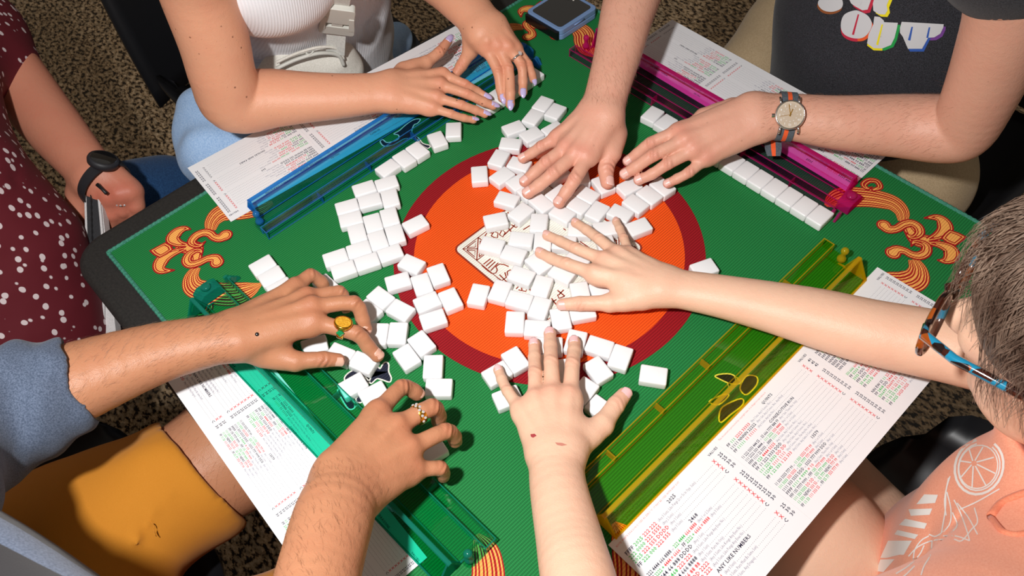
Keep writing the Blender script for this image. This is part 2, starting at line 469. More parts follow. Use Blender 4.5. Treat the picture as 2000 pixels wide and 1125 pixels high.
# stroke lettering traced along the visible sides
def c5(x, y): return np.array(P(860 + x * .23115, 380 + y * .23115, z=0)[:2])
for q in ([(350, 600), (400, 645), (440, 672), (470, 665), (482, 640), (470, 612), (500, 590), (540, 595), (578, 612)], [(365, 592), (425, 545)], [(385, 608), (447, 555)], [(405, 627), (465, 570)], [(425, 647), (490, 580)],
          [(480, 705), (520, 730), (558, 702), (545, 660)], [(500, 680), (560, 740), (600, 718), (640, 752)], [(565, 655), (590, 640), (615, 648), (605, 675), (570, 690), (565, 655)],
          [(640, 800), (680, 760), (740, 788), (722, 822), (660, 808)], [(680, 765), (690, 810)], [(755, 800), (770, 830)], [(990, 812), (1052, 862)], [(1000, 852), (1042, 808)], [(990, 848), (1002, 880), (1050, 862)], [(940, 880), (978, 932)], [(955, 905), (982, 890)],
          [(375, 357), (398, 322), (440, 330)], [(430, 352), (455, 316), (488, 328), (482, 368), (452, 364), (430, 352)], [(500, 342), (528, 362), (548, 324), (522, 300), (500, 342)], [(540, 345), (585, 300)], [(560, 268), (602, 320)], [(590, 300), (640, 250)], [(600, 258), (640, 282), (662, 264)], [(570, 150), (592, 192)], [(582, 180), (560, 212)],
          [(700, 300), (762, 262)], [(1180, 400), (1285, 470)], [(1172, 412), (1240, 462)], [(1640, 440), (1662, 470)], [(1130, 200), (1200, 215)], [(950, 330), (962, 332)], [(1040, 290), (1060, 305)]):
    lg_b.stroke([c5(*k) for k in q], 0.0016, zL + 0.00005)
lg_w.m.build('logo_field', MWHITE, mat); lg_b.m.build('logo_lines', MBROWN, mat)

# corner scroll prints (traced on the right corner, repeated by quarter turns)
K7 = .24882
def c7(x, y): return np.array(P(1620 + x * K7, 320 + y * K7, z=0)[:2])
UNIT = K7 * depth(P(1800, 450, z=0)) / FPX      # metres per traced unit
SCROLLS = [   # centre line (x, y, width)
  ([(425, 487, 88), (462, 518, 70), (525, 514, 58), (580, 482, 60), (640, 470, 62), (693, 500, 64), (706, 548, 58), (668, 580, 44), (622, 574, 34), (590, 535, 2)], 0),
  ([(495, 705, 92), (530, 682, 72), (588, 690, 58), (640, 718, 60), (700, 728, 64), (752, 702, 64), (757, 652, 60), (712, 624, 46), (660, 620, 36), (632, 664, 2)], 0)]
PETALS = [[(770, 598, 34), (850, 566, 62), (905, 520, 92), (895, 462, 88), (838, 424, 56), (722, 430, 2)], [(780, 625, 34), (870, 640, 62), (948, 680, 92), (950, 735, 84), (905, 765, 50), (830, 757, 2)]]
ARMS = [[(575, 452, 66), (566, 378, 112), (500, 312, 150), (385, 278, 176), (260, 262, 190), (130, 262, 200), (40, 290, 150), (-30, 330, 30)], [(660, 752, 76), (694, 830, 130), (674, 900, 180), (590, 935, 190), (470, 935, 180), (340, 960, 150), (250, 1010, 40)]]
CURL = [(345, 205, 30), (395, 185, 40), (372, 140, 44), (310, 132, 46), (268, 165, 44), (300, 195, 30), (340, 178, 4)]
TIPQ = [(1068, 578), (1010, 548), (940, 524), (905, 552), (878, 588), (920, 620), (985, 645), (1030, 612)]
def build_corner(A, off):
    pr, pp = Print(), Print(); tr = lambda q: A @ np.asarray(q) + off
    def path(sp_, wmul=1.32):
        s_ = spline([np.array(q, float) for q in sp_], 7); return [tr(c7(q[0], q[1])) for q in s_], np.maximum(np.array([q[2] for q in s_]) * UNIT * wmul, .0003)
    def nested(sp_, z, cap=True):
        pts, wd = path(sp_)
        for k, (inset, dst) in enumerate(((0, pr), (.0040, pp), (.0066, pr), (.0092, pp))):
            w_ = wd - inset; run = [i for i in range(len(w_)) if w_[i] > .0005]
            if len(run) < 2: continue
            a0, a1 = run[0], run[-1] + 1
            dst.stroke(pts[a0:a1], list(np.maximum(w_[a0:a1], .0003)), z + k * .00008)
            if cap and a0 == 0:
                r_ = w_[0] / 2; dst.poly([pts[0] + r_ * np.array([math.cos(t), math.sin(t)]) for t in np.linspace(0, 2 * math.pi, 17)[:-1]], z + k * .00008 + .00001)
    def striped(sp_, z, st):
        pts, wd = path(sp_, 1.12); pr.stroke(pts, list(wd), z); Q_ = np.array(pts); T_ = np.gradient(Q_, axis=0); T_ /= np.linalg.norm(T_, axis=1)[:, None] + 1e-9; Nn = np.stack([-T_[:, 1], T_[:, 0]], 1)
        for s_, ws in st: pp.stroke(list(Q_ + Nn * (wd * s_ / 2)[:, None]), list(np.minimum(wd * ws, .0036)), z + .00008)
    ST = ((-.86, .05), (-.62, .065), (-.36, .05), (-.10, .10), (.16, .05), (.40, .09), (.64, .05), (.86, .05))
    for a in ARMS: striped(a, .0002, ST)
    nested([(600, 470, 60), (640, 540, 80), (700, 600, 110), (790, 605, 90), (860, 590, 40)], .0003)
    nested(CURL, .0004)
    for k, p_ in enumerate(PETALS): nested(p_, .0006 + .0004 * k, cap=False)
    for k, (s_, _) in enumerate(SCROLLS): nested(s_, .0012 + .0004 * k)
    tip = [tr(c7(*q)) for q in TIPQ]; cc = np.mean(tip, axis=0)
    for k, (f_, dst) in enumerate(((1.10, pr), (.90, pp), (.76, pr), (.62, pp))): dst.poly([cc + (q - cc) * f_ for q in tip], .0011 + k * .00003)
    pr.m.build('scroll_outline', MRED, mat)['kind'] = 'stuff'; pp.m.build('scroll_fill', PEACH, mat)['kind'] = 'stuff'
def rot2(a): return np.array([[math.cos(a), -math.sin(a)], [math.sin(a), math.cos(a)]])
tipR = c7(1068, 578); tipL = np.array(P(294, 490.7, z=0)[:2])
offL = tipL - rot2(math.pi) @ tipR
build_corner(rot2(0), np.zeros(2)); build_corner(rot2(math.pi), offL); build_corner(rot2(math.pi / 2), offL * .5); build_corner(rot2(-math.pi / 2), offL * .5)

# navy figures printed at the middle of the sides
def fig(loops, off, s):
    a, b = Print(), Print()
    for lp in loops:
        q = [np.array(P(off[0] + x * s, off[1] + y * s, z=0)[:2]) for x, y in lp]
        q = spline(q, 4, closed=True); c = np.mean(q, axis=0)
        a.poly(q, 0.0004); b.stroke(q, 0.0016, 0.0005, closed=True)
    a.m.build('figure_print', MNAVY, mat); b.m.build('figure_outline', MWHITE, mat)
fig([[(530, 660), (575, 678), (605, 630), (640, 605), (672, 630), (672, 710), (700, 780), (680, 825), (600, 800), (540, 790), (480, 840), (440, 800), (330, 700), (250, 710), (185, 780), (230, 860), (400, 900)],
     [(110, 910), (200, 900), (270, 1010), (300, 1100), (230, 1120), (150, 1000)], [(310, 1010), (350, 980), (380, 1040), (330, 1050)]], (640, 600), .17773)
fig([[(690, 320), (720, 300), (760, 330), (830, 320), (890, 290), (890, 250), (840, 235), (900, 200), (980, 130), (1060, 80), (1130, 75), (1100, 120), (1060, 140), (1040, 220), (1110, 280), (1160, 340), (1240, 365), (1210, 395), (1140, 350), (1080, 290), (960, 290), (900, 320), (820, 360), (730, 370)]], (620, 220), .17773)
fig([[(560, 115), (600, 105), (650, 110), (690, 150), (640, 155), (580, 130)], [(690, 160), (720, 115), (770, 120), (770, 160), (720, 210), (690, 190)], [(530, 245), (600, 210), (630, 215), (580, 260)], [(600, 270), (690, 230), (700, 260), (640, 310), (590, 350), (580, 320)]], (1180, 690), .38657)
WALLM = noise_var('wall_paint', srgb(190, 180, 165), srgb(200, 190, 175), 8, rough=.9)
m_ = MB(); m_.box(-4, 4, 4.0, 4.1, -.74, 2.2); o = m_.build('wall_back', WALLM); o['kind'] = 'structure'
m_ = MB(); m_.box(-4.1, -4.0, -4, 4, -.74, 2.2); o = m_.build('wall_left', WALLM); o['kind'] = 'structure'
# ------------------------------------------------------------------ tiles
TL, TW, TH = 0.0298, 0.0220, 0.0118
def tile_mesh():
    bm = bmesh.new(); bmesh.ops.create_cube(bm, size=1.0)
    bmesh.ops.scale(bm, vec=(TL, TW, TH), verts=bm.verts)
    bmesh.ops.translate(bm, vec=(0, 0, TH / 2), verts=bm.verts)
    bmesh.ops.bevel(bm, geom=bm.edges[:], offset=0.0020, segments=3, profile=0.5, affect='EDGES')
    me = bpy.data.meshes.new('mahjong_tile'); bm.to_mesh(me); bm.free(); me.shade_smooth()
    me.materials.append(WHITE_TILE); return me
TILE_ME = tile_mesh()
K3 = 300 / 1688
CR = {'T1': (620, 220, K3), 'T2': (620, 370, K3), 'T3': (470, 480, K3), 'T4': (640, 480, K3), 'T5': (640, 600, K3), 'T6': (900, 170, K3), 'T7': (900, 330, K3),
      'T8': (1080, 330, K3), 'T9': (900, 440, K3), 'T10': (900, 540, K3), 'T11': (920, 630, K3), 'T12': (1080, 610, K3), 'T13': (1240, 190, K3), 'T14': (1380, 280, K3),
      'H3': (1030, 410, .2044), 'H6': (580, 720, .26667), 'H5': (440, 500, .23114)}
gB = 'tiles in the broken row beside the blue rack'; gL = 'tiles in the block left of the orange circle'; gP = 'tiles lined up along the pink rack'
gC = 'tiles scattered in the middle of the mat'; gD = 'tiles around the lower left hands'; gE = 'tiles under and around the lower spread hand'; gT = 'tiles in the upper cluster by the bare wrist'
W_ = 'white tile '
TILES = [
 ('T1', [(1405,105),(1575,108),(1580,262),(1412,268)], 'just below the lavender little fingernail beside the blue rack', gB),
 ('T1', [(1200,238),(1348,192),(1440,345),(1285,392)], 'second from the hands in the row below the blue rack, standing slightly apart', gB),
 ('T1', [(965,390),(1095,312),(1235,425),(1100,512)], 'right one of the three touching tiles below the blue rack', gB),
 ('T1', [(818,480),(948,403),(1092,525),(955,602)], 'middle one of the three touching tiles below the blue rack', gB),
 ('T1', [(635,630),(805,500),(915,600),(735,712)], 'left one of the three touching tiles below the blue rack', gB),
 ('T1', [(628,752),(855,683),(890,785),(655,862)], 'at the upper right corner of the left block', gL),
 ('T1', [(375,800),(600,730),(650,855),(425,925)], 'at the upper left of the left block, top row', gL),
 ('T1', [(440,925),(675,865),(708,985),(475,1047)], 'in the left block with green mat showing below it, second row', gL),
 ('T1', [(690,870),(858,828),(902,1005),(730,1045)], 'turned upright in the left block, second row, right end', gL),
 ('T2', [(190,155),(415,92),(462,220),(228,280)], 'at the far left of the left block, upper one of the leftmost pair', gL),
 ('T2', [(228,280),(465,228),(500,355),(262,420)], 'at the far left of the left block, lower one of the leftmost pair', gL),
 ('T2', [(325,410),(495,365),(548,545),(372,592)], 'turned upright in the left block, left one of the middle row', gL),
 ('T2', [(498,300),(665,255),(722,435),(548,480)], 'turned upright in the left block, centre of its upper row of upright tiles', gL),
 ('T2', [(678,225),(850,185),(907,368),(732,412)], 'upright in the left block, upper one beside the lone ring tile', gL),
 ('T2', [(735,425),(912,378),(975,555),(790,605)], 'turned upright in the left block, lower one beside the dark red band', gL),
 ('T2', [(548,495),(722,445),(785,608),(603,665)], 'turned upright in the left block, centre of its lower row of upright tiles', gL),
 ('T2', [(920,368),(1130,268),(1220,385),(1008,492)], 'lying alone on the left edge of the dark red ring', gL),
 ('T2', [(310,620),(545,555),(597,675),(352,750)], 'in the left block, middle one of the second row from its bottom', gL),
 ('T2', [(640,675),(880,597),(930,715),(697,800)], 'in the left block, right end of its bottom rows', gL),
 ('T2', [(55,710),(295,638),(347,770),(105,850)], 'in the left block, left end of the second row from its bottom', gL),
 ('T2', [(388,760),(635,685),(692,820),(445,897)], 'in the left block, middle one of the bottom row', gL),
 ('T2', [(138,850),(380,772),(440,910),(192,990)], 'in the left block, left end of the bottom row', gL),
 ('T2', [(970,705),(1185,795),(1072,920),(872,835)], 'tilted at the lower right of the left block, across the dark red ring', gD),
 ('T2', [(1195,858),(1370,805),(1460,1000),(1285,1052)], 'right one of three in a row on the left rim of orange', gD),
 ('T2', [(732,962),(985,900),(1035,1045),(790,1110)], 'left one of three in a row on the left rim of orange', gD),
 ('T4', [(905,345),(1085,295),(1155,485),(972,548)], 'middle one of three in a row on the left rim of orange', gD),
 ('T4', [(925,590),(1165,495),(1245,640),(1000,742)], 'wide one on the dark red ring above its lower twin', gD),
 ('T4', [(1195,515),(1375,453),(1490,655),(1310,722)], 'farthest right of the left-hand tiles, upright on the orange field', gD),
 ('T4', [(990,765),(1240,690),(1303,852),(1058,928)], 'lower one of two wide tiles on the dark red ring', gD),
 ('T4', [(425,550),(560,432),(745,570),(615,697)], 'upper one of a slanted pair touching the ringed hand', gD),
 ('T4', ('c', 452, 710, 185, 138), 'lower one of a slanted pair, half shaded by the ringed hand', gD),
 ('T4', [(760,580),(972,690),(855,827),(645,715)], 'slanted, between the shaded pair and the dark red ring', gD),
 ('T5', [(478,170),(675,178),(643,405),(448,392)], 'left one of an upright pair right of the gold coin ring', gD),
 ('T5', [(690,162),(893,165),(862,385),(655,387)], 'right one of an upright pair right of the gold coin ring', gD),
 ('T5', [(870,355),(1035,255),(1190,435),(1030,545)], 'upper right one of a slanted pair on the lower left ring edge', gD),
 ('T5', [(710,492),(880,398),(1025,580),(850,685)], 'lower left one of a slanted pair on the lower left ring edge', gD),
 ('T5', [(1045,520),(1250,520),(1245,765),(1033,765)], 'upright, above the wide tile beside the hand with the jewelled ring', gD),
 ('T5', [(1085,772),(1365,775),(1358,965),(1068,960)], 'wide, right of the hand with the jewelled ring', gD),
 ('T5', [(195,625),(288,487),(540,592),(450,732)], 'pinned under the index finger with the gold coin ring', gD),
 ('T5', [(112,850),(368,703),(455,850),(205,985)], 'left one of two over the navy figure, above the teal rack', gD),
 ('T5', [(325,935),(580,808),(672,945),(415,1075)], 'right one of two over the navy figure, partly under the jewelled ring hand', gD),
 ('T5', ('c', 118, 500, 250, 105), 'mostly hidden under the thumb of the coin ring hand', gD),
 ('T3', ('c', 950, 415, 170, 160), 'peeking out behind the little finger of the coin ring hand', gD),
 ('T3', [(85,215),(305,97),(395,210),(175,335)], 'top one of three stepping under the coin ring hand', gD),
 ('T3', [(180,330),(405,218),(492,330),(265,455)], 'middle one of three stepping under the coin ring hand', gD),
 ('T3', ('c', 424, 450, 223, -115), 'bottom one of three stepping under the coin ring hand', gD),
 ('T6', [(780,222),(885,92),(1020,140),(915,277)], 'topmost of the upper cluster left of the bare wrist', gT),
 ('T6', [(915,297),(1020,170),(1160,222),(1060,360)], 'right one of the top three left of the bare wrist', gT),
 ('T6', [(668,365),(775,235),(910,285),(812,418)], 'left one of the top three left of the bare wrist', gT),
 ('T6', [(447,432),(650,358),(718,455),(520,532)], 'at the left end of the second row of the upper cluster', gT),
 ('T6', [(645,515),(830,425),(917,515),(735,607)], 'in the middle of the second row of the upper cluster', gT),
 ('T6', ('c', 1012, 462, 170, -95), 'half covered by the back of the big spread hand, upper one', gT),
 ('T6', ('c', 888, 635, 185, -90), 'half covered by the little finger of the big spread hand', gT),
 ('T6', [(447,540),(675,562),(645,705),(420,668)], 'wide, on the green just outside the dark red ring', gT),
 ('T6', [(405,690),(557,740),(465,890),(315,848)], 'upright and slanted on the upper dark red ring', gT),
 ('T6', [(500,865),(567,755),(780,828),(720,930)], 'under the tip of the little finger of the big spread hand', gT),
 ('T6', [(325,1000),(495,880),(610,965),(440,1082)], 'slanted, left of the ring fingertip of the big spread hand', gT),
 ('T6', ('c', 645, 1048, 180, -110), 'under the ring fingertip of the big spread hand', gT),
 ('T6', [(107,875),(285,862),(302,1037),(122,1047)], 'lying alone upright at the upper left of the orange field', gT),
 ('T7', ('c', 745, 232, 170, -105), 'almost hidden under the middle fingertip of the big spread hand', gT),
 ('T7', [(450,235),(672,302),(605,428),(388,365)], 'on the orange, left of the big spread hand, upper of two', gC),
 ('T7', [(245,505),(475,457),(525,610),(285,660)], 'lone one at the upper left edge of the white diamond logo', gC),
 ('T7', [(545,512),(708,370),(842,465),(680,600)], 'slanted, below the middle fingertip of the big spread hand', gC),
 ('T7', ('c', 880, 387, 150, 128), 'in front of the middle fingertip of the big spread hand', gC),
 ('T7', ('c', 1050, 282, 170, -120), 'under the index finger of the big spread hand', gC),
 ('T7', ('c', 1095, 527, 200, 110), 'under the tip of the big hand index finger', gC),
 ('T8', [(245,292),(340,170),(520,272),(412,384)], 'upper one right of the big hand index finger', gC),
 ('T8', [(130,415),(245,298),(408,390),(300,520)], 'lower one right of the big hand index finger', gC),
 ('T8', [(328,505),(462,350),(612,425),(500,577)], 'upright, third right of the big hand index finger', gC),
 ('T8', [(588,485),(675,373),(890,470),(800,602)], 'slanted, above the small fingertip of the pale hand', gC),
 ('T8', [(755,365),(885,265),(1060,385),(935,497)], 'lower left one of the row of three under the watch hand', gC),
 ('T8', [(908,255),(1025,170),(1205,290),(1075,392)], 'middle one of the row of three under the watch hand', gC),
 ('T8', [(1055,170),(1195,82),(1358,205),(1215,295)], 'under the little fingertip of the watch hand', gC),
 ('T8', [(668,207),(880,105),(965,190),(765,312)], 'under the middle fingertips of the watch hand', gC),
 ('T8', ('c', 532, 160, 115, 150), 'under the thumb of the big spread hand', gC),
 ('T6', ('c', 1105, 945, 150, -90), 'in the shade beneath the big spread hand, between two fingers', gC),
 ('T8', ('c', 310, 75, 40, 200), 'in the shade beneath the big spread hand, beside its thumb', gC),
 ('T8', [(790,605),(1012,492),(1097,655),(868,762)], 'lying clear right of the logo, beside the pale little finger', gC),
 ('T7', [(785,505),(975,510),(950,697),(758,690)], 'upright at the top of the logo, above another upright one', gC),
 ('T9', [(560,58),(805,85),(780,240),(530,205)], 'wide, over the left lettering of the logo', gC),
 ('T9', [(808,85),(995,92),(982,285),(785,282)], 'upright under the middle fingertip of the pale hand', gC),
 ('T9', [(1000,103),(1262,125),(1250,275),(985,248)], 'between the middle and ring fingers of the pale hand', gC),
 ('T9', [(228,257),(285,125),(522,180),(470,318)], 'at the left tip of the logo diamond', gC),
 ('T9', [(478,345),(545,215),(780,285),(715,422)], 'beneath the wide tile at the left of the logo', gC),
 ('T9', ('c', 868, 412, 150, 138), 'under the index fingertip of the pale hand', gC),
 ('T9', [(545,545),(620,410),(860,497),(780,635)], 'wide slanted, over the lower left side of the logo', gC),
 ('T9', ('c', 1072, 535, 165, 85), 'below the index finger of the pale hand', gC),
 ('T9', [(770,742),(840,540),(1035,580),(955,790)], 'upright, in the middle of the lower logo side', gC),
 ('T9', [(1132,605),(1308,572),(1378,785),(1165,785)], 'upright, above the thumb of the pale hand', gC),
 ('T9', ('c', 1462, 745, 70, 200), 'at the crook of the thumb of the pale hand', gC),
 ('T9', [(85,832),(140,645),(325,680),(275,882)], 'far left one of the chain below the logo', gC),
 ('T9', [(305,792),(395,600),(580,640),(493,850)], 'second from the left in the chain below the logo', gC),
 ('T9', [(500,852),(560,705),(805,762),(740,922)], 'third, wide one in the chain below the logo', gC),
 ('T9', [(745,937),(810,765),(1005,805),(933,1007)], 'fourth in the chain, left of the pale hand thumb', gC),
 ('T10', [(515,372),(720,377),(703,627),(495,617)], 'left one of the lower trio under the chain', gC),
 ('T10', [(730,448),(990,458),(980,637),(705,627)], 'middle, wide one of the lower trio', gC),
 ('T10', [(975,367),(1185,350),(1222,545),(1025,590)], 'right one of the lower trio, below the thumb', gC),
 ('T10', ('c', 1325, 355, 255, -45), 'mostly hidden under the thumb of the pale hand', gC),
 ('T8', [(415,600),(650,570),(690,715),(435,742)], 'left of the little finger of the pale hand, on the logo', gC),
 ('T8', [(150,580),(407,597),(392,737),(142,722)], 'under the ring fingertip of the pale hand', gC),
 ('T8', ('c', 585, 815, 60, 190), 'between the ring and little fingers of the pale hand', gC),
 ('T9', ('c', 1265, 365, 170, 90), 'just visible between index and middle fingers of the pale hand', gC),
 ('T11', [(735,130),(1010,138),(1000,312),(758,305)], 'under the middle fingertip of the lower hand with pink nails', gE),
 ('T11', ('c', 855, 425, 10, 200), 'hidden between the ring and middle fingers with pink nails', gE),
 ('T11', ('c', 1075, 560, 35, 190), 'hidden between the middle and index fingers with pink nails', gE),
 ('T11', [(1080,55),(1282,100),(1222,342),(1020,290)], 'under the index fingertip of the lower hand with pink nails', gE),
 ('T12', [(400,243),(662,325),(585,503),(335,425)], 'wide, right of the lower hand index fingertip', gE),
 ('T12', [(680,343),(872,402),(790,642),(588,572)], 'upright on the lower right dark red ring', gE),
 ('T12', [(330,570),(510,475),(662,670),(500,782)], 'slanted, below the wide tile right of the lower hand', gE),
 ('T12', ('c', 345, 845, 120, -150), 'upper one against the side of the lower hand', gE),
 ('T12', ('c', 472, 1012, 140, 100), 'in the crook of the thumb with the pink nail', gE),
 ('T11', [(335,352),(500,255),(625,455),(475,562)], 'upper one of a slanted pair left of the pink-nailed fingers', gE),
 ('T11', [(118,542),(350,408),(465,560),(220,702)], 'lower one of a slanted pair, under the little fingertip with pink nail', gE),
 ('T11', [(232,785),(500,690),(565,832),(300,962)], 'on the green beneath the lower hand little finger', gE),
 ('T12', [(985,572),(1262,610),(1235,792),(945,755)], 'lying alone on the green between the pink thumbnail and the yellow rack', None),
 ('H3', [(1548,520),(1752,445),(1838,580),(1632,662)], 'lying alone on the green right of the ring, touching the bare forearm', None),
 ('H6', ('c', 985, 600, 180, -110), 'gripped under the ringed right hand at the lower left', gD),
 ('H5', ('c', 770, 760, 200, -60), 'dark in the shade inside the grip of the coin ring hand', gD),
]
def tile_pose(k, g):
    ox, oy, s = CR[k]
    U = lambda x, y: np.array(P(ox + x * s, oy + y * s, z=TH)[:2])
    if isinstance(g, tuple):
        c = U(g[1], g[2]); d = U(g[1] + g[3], g[2] + g[4]) - c
        return c, math.atan2(d[1], d[0])
    a, b, c_, d = [U(*q) for q in g]
    e1 = (b - a) + (c_ - d); e2 = (c_ - b) + (d - a)
    if np.linalg.norm(e1) < np.linalg.norm(e2): e1, e2 = e2, e1
    e1 /= np.linalg.norm(e1); e2 /= np.linalg.norm(e2)
    p2 = np.array([-e2[1], e2[0]]);
    if np.dot(p2, e1) < 0: p2 = -p2
    e = e1 + 0.7 * p2
    return (a + b + c_ + d) / 4, math.atan2(e[1], e[0])
poses = []
for k, g, lab, grp in TILES:
    c, a = tile_pose(k, g); poses.append([c, a, W_ + lab, grp])
# straight row along the pink rack (front edge on y = .252), and along the blue rack under the lavender nails
row = [('T14', (297, 222)), ('T14', (450, 315)), ('T14', (604, 411)), ('T14', (764, 508)), ('T14', (922, 606)), ('T14', (1096, 708)), ('T14', (1260, 812))]
xr = [P(1380 + q[0] * K3, 280 + q[1] * K3, z=TH)[0] for _, q in row]
x_end = 0.2215 - TW / 2
names = ['eighth', 'seventh', 'sixth', 'fifth', 'fourth', 'third', 'second', 'rightmost']
for i in range(8):
    x = x_end - (7 - i) * (TW + 0.0003)
    lab = 'rightmost in the row along the pink rack' if i == 7 else names[i] + ' from the right end in the row along the pink rack'
    poses.append([np.array([x, 0.252 + TL / 2]), math.pi / 2 + 0.002 * (i % 3 - 1), W_ + lab, gP])
for q, lab in ((('T13', (202, 178)), 'leftmost by the pink rack, clear of the watch hand'), (('T13', (352, 262)), 'second from the left by the pink rack, touching the watch hand')):
    ox, oy, s = CR[q[0]]; c = P(ox + q[1][0] * s, oy + q[1][1] * s, z=TH)[:2]
    poses.append([np.array([c[0], 0.252 + TL / 2 - .002]), math.pi / 2 + (.12 if 'left' in lab[:5] else 0.02), W_ + lab, gP])
bl = ['at the far end of the row beneath the hand with the diamond ring', 'second in the row beneath the hand with the diamond ring', 'third in the row beneath the hand with the diamond ring', 'under the two touching lavender fingertips', 'under the lavender nails of the flat hand']
for i in range(5):
    poses.append([np.array([-0.2290 - TL / 2, 0.2225 - TW / 2 - i * (TW + 0.0004)]), 0.0, W_ + bl[i], gB])

fixed = len(poses) - 15
def rect_corners(c, a, l, w_):
    u = np.array([math.cos(a), math.sin(a)]); v = np.array([-u[1], u[0]])
    return u, v
def mtv(p, q):
    (c1, a1), (c2, a2) = p, q
    d = c2 - c1
    if abs(d[0]) > 0.04 or abs(d[1]) > 0.04: return None
    u1, v1 = rect_corners(c1, a1, 0, 0); u2, v2 = rect_corners(c2, a2, 0, 0)
    hl, hw = TL / 2 + 0.0001, TW / 2 + 0.0001; best = None
    for ax in (u1, v1, u2, v2):
        r1 = hl * abs(np.dot(u1, ax)) + hw * abs(np.dot(v1, ax)); r2 = hl * abs(np.dot(u2, ax)) + hw * abs(np.dot(v2, ax))
        s = np.dot(d, ax); ov = r1 + r2 - abs(s)
        if ov <= 0: return None
        if best is None or ov < best[0]: best = (ov, ax * (1 if s >= 0 else -1))
    return best[0] * best[1]
for it in range(200):
    mv = 0
    for i in range(len(poses)):
        for j in range(i + 1, len(poses)):
            r = mtv((poses[i][0], poses[i][1]), (poses[j][0], poses[j][1]))
            if r is None: continue
            fi, fj = i >= fixed, j >= fixed
            if fi and fj: continue
            ki, kj = (0, 1) if fi else ((1, 0) if fj else (.5, .5))
            poses[i][0] = poses[i][0] - r * ki * .9; poses[j][0] = poses[j][0] + r * kj * .9
            mv = max(mv, np.linalg.norm(r))
    if mv < 0.0001: break
for c, a, lab, grp in poses:
    o = bpy.data.objects.new('mahjong_tile', TILE_ME); COL.objects.link(o)
    o.location = (c[0], c[1], 0.0005); o.rotation_euler = (0, 0, a)
    tag(o, lab, 'tile', grp)

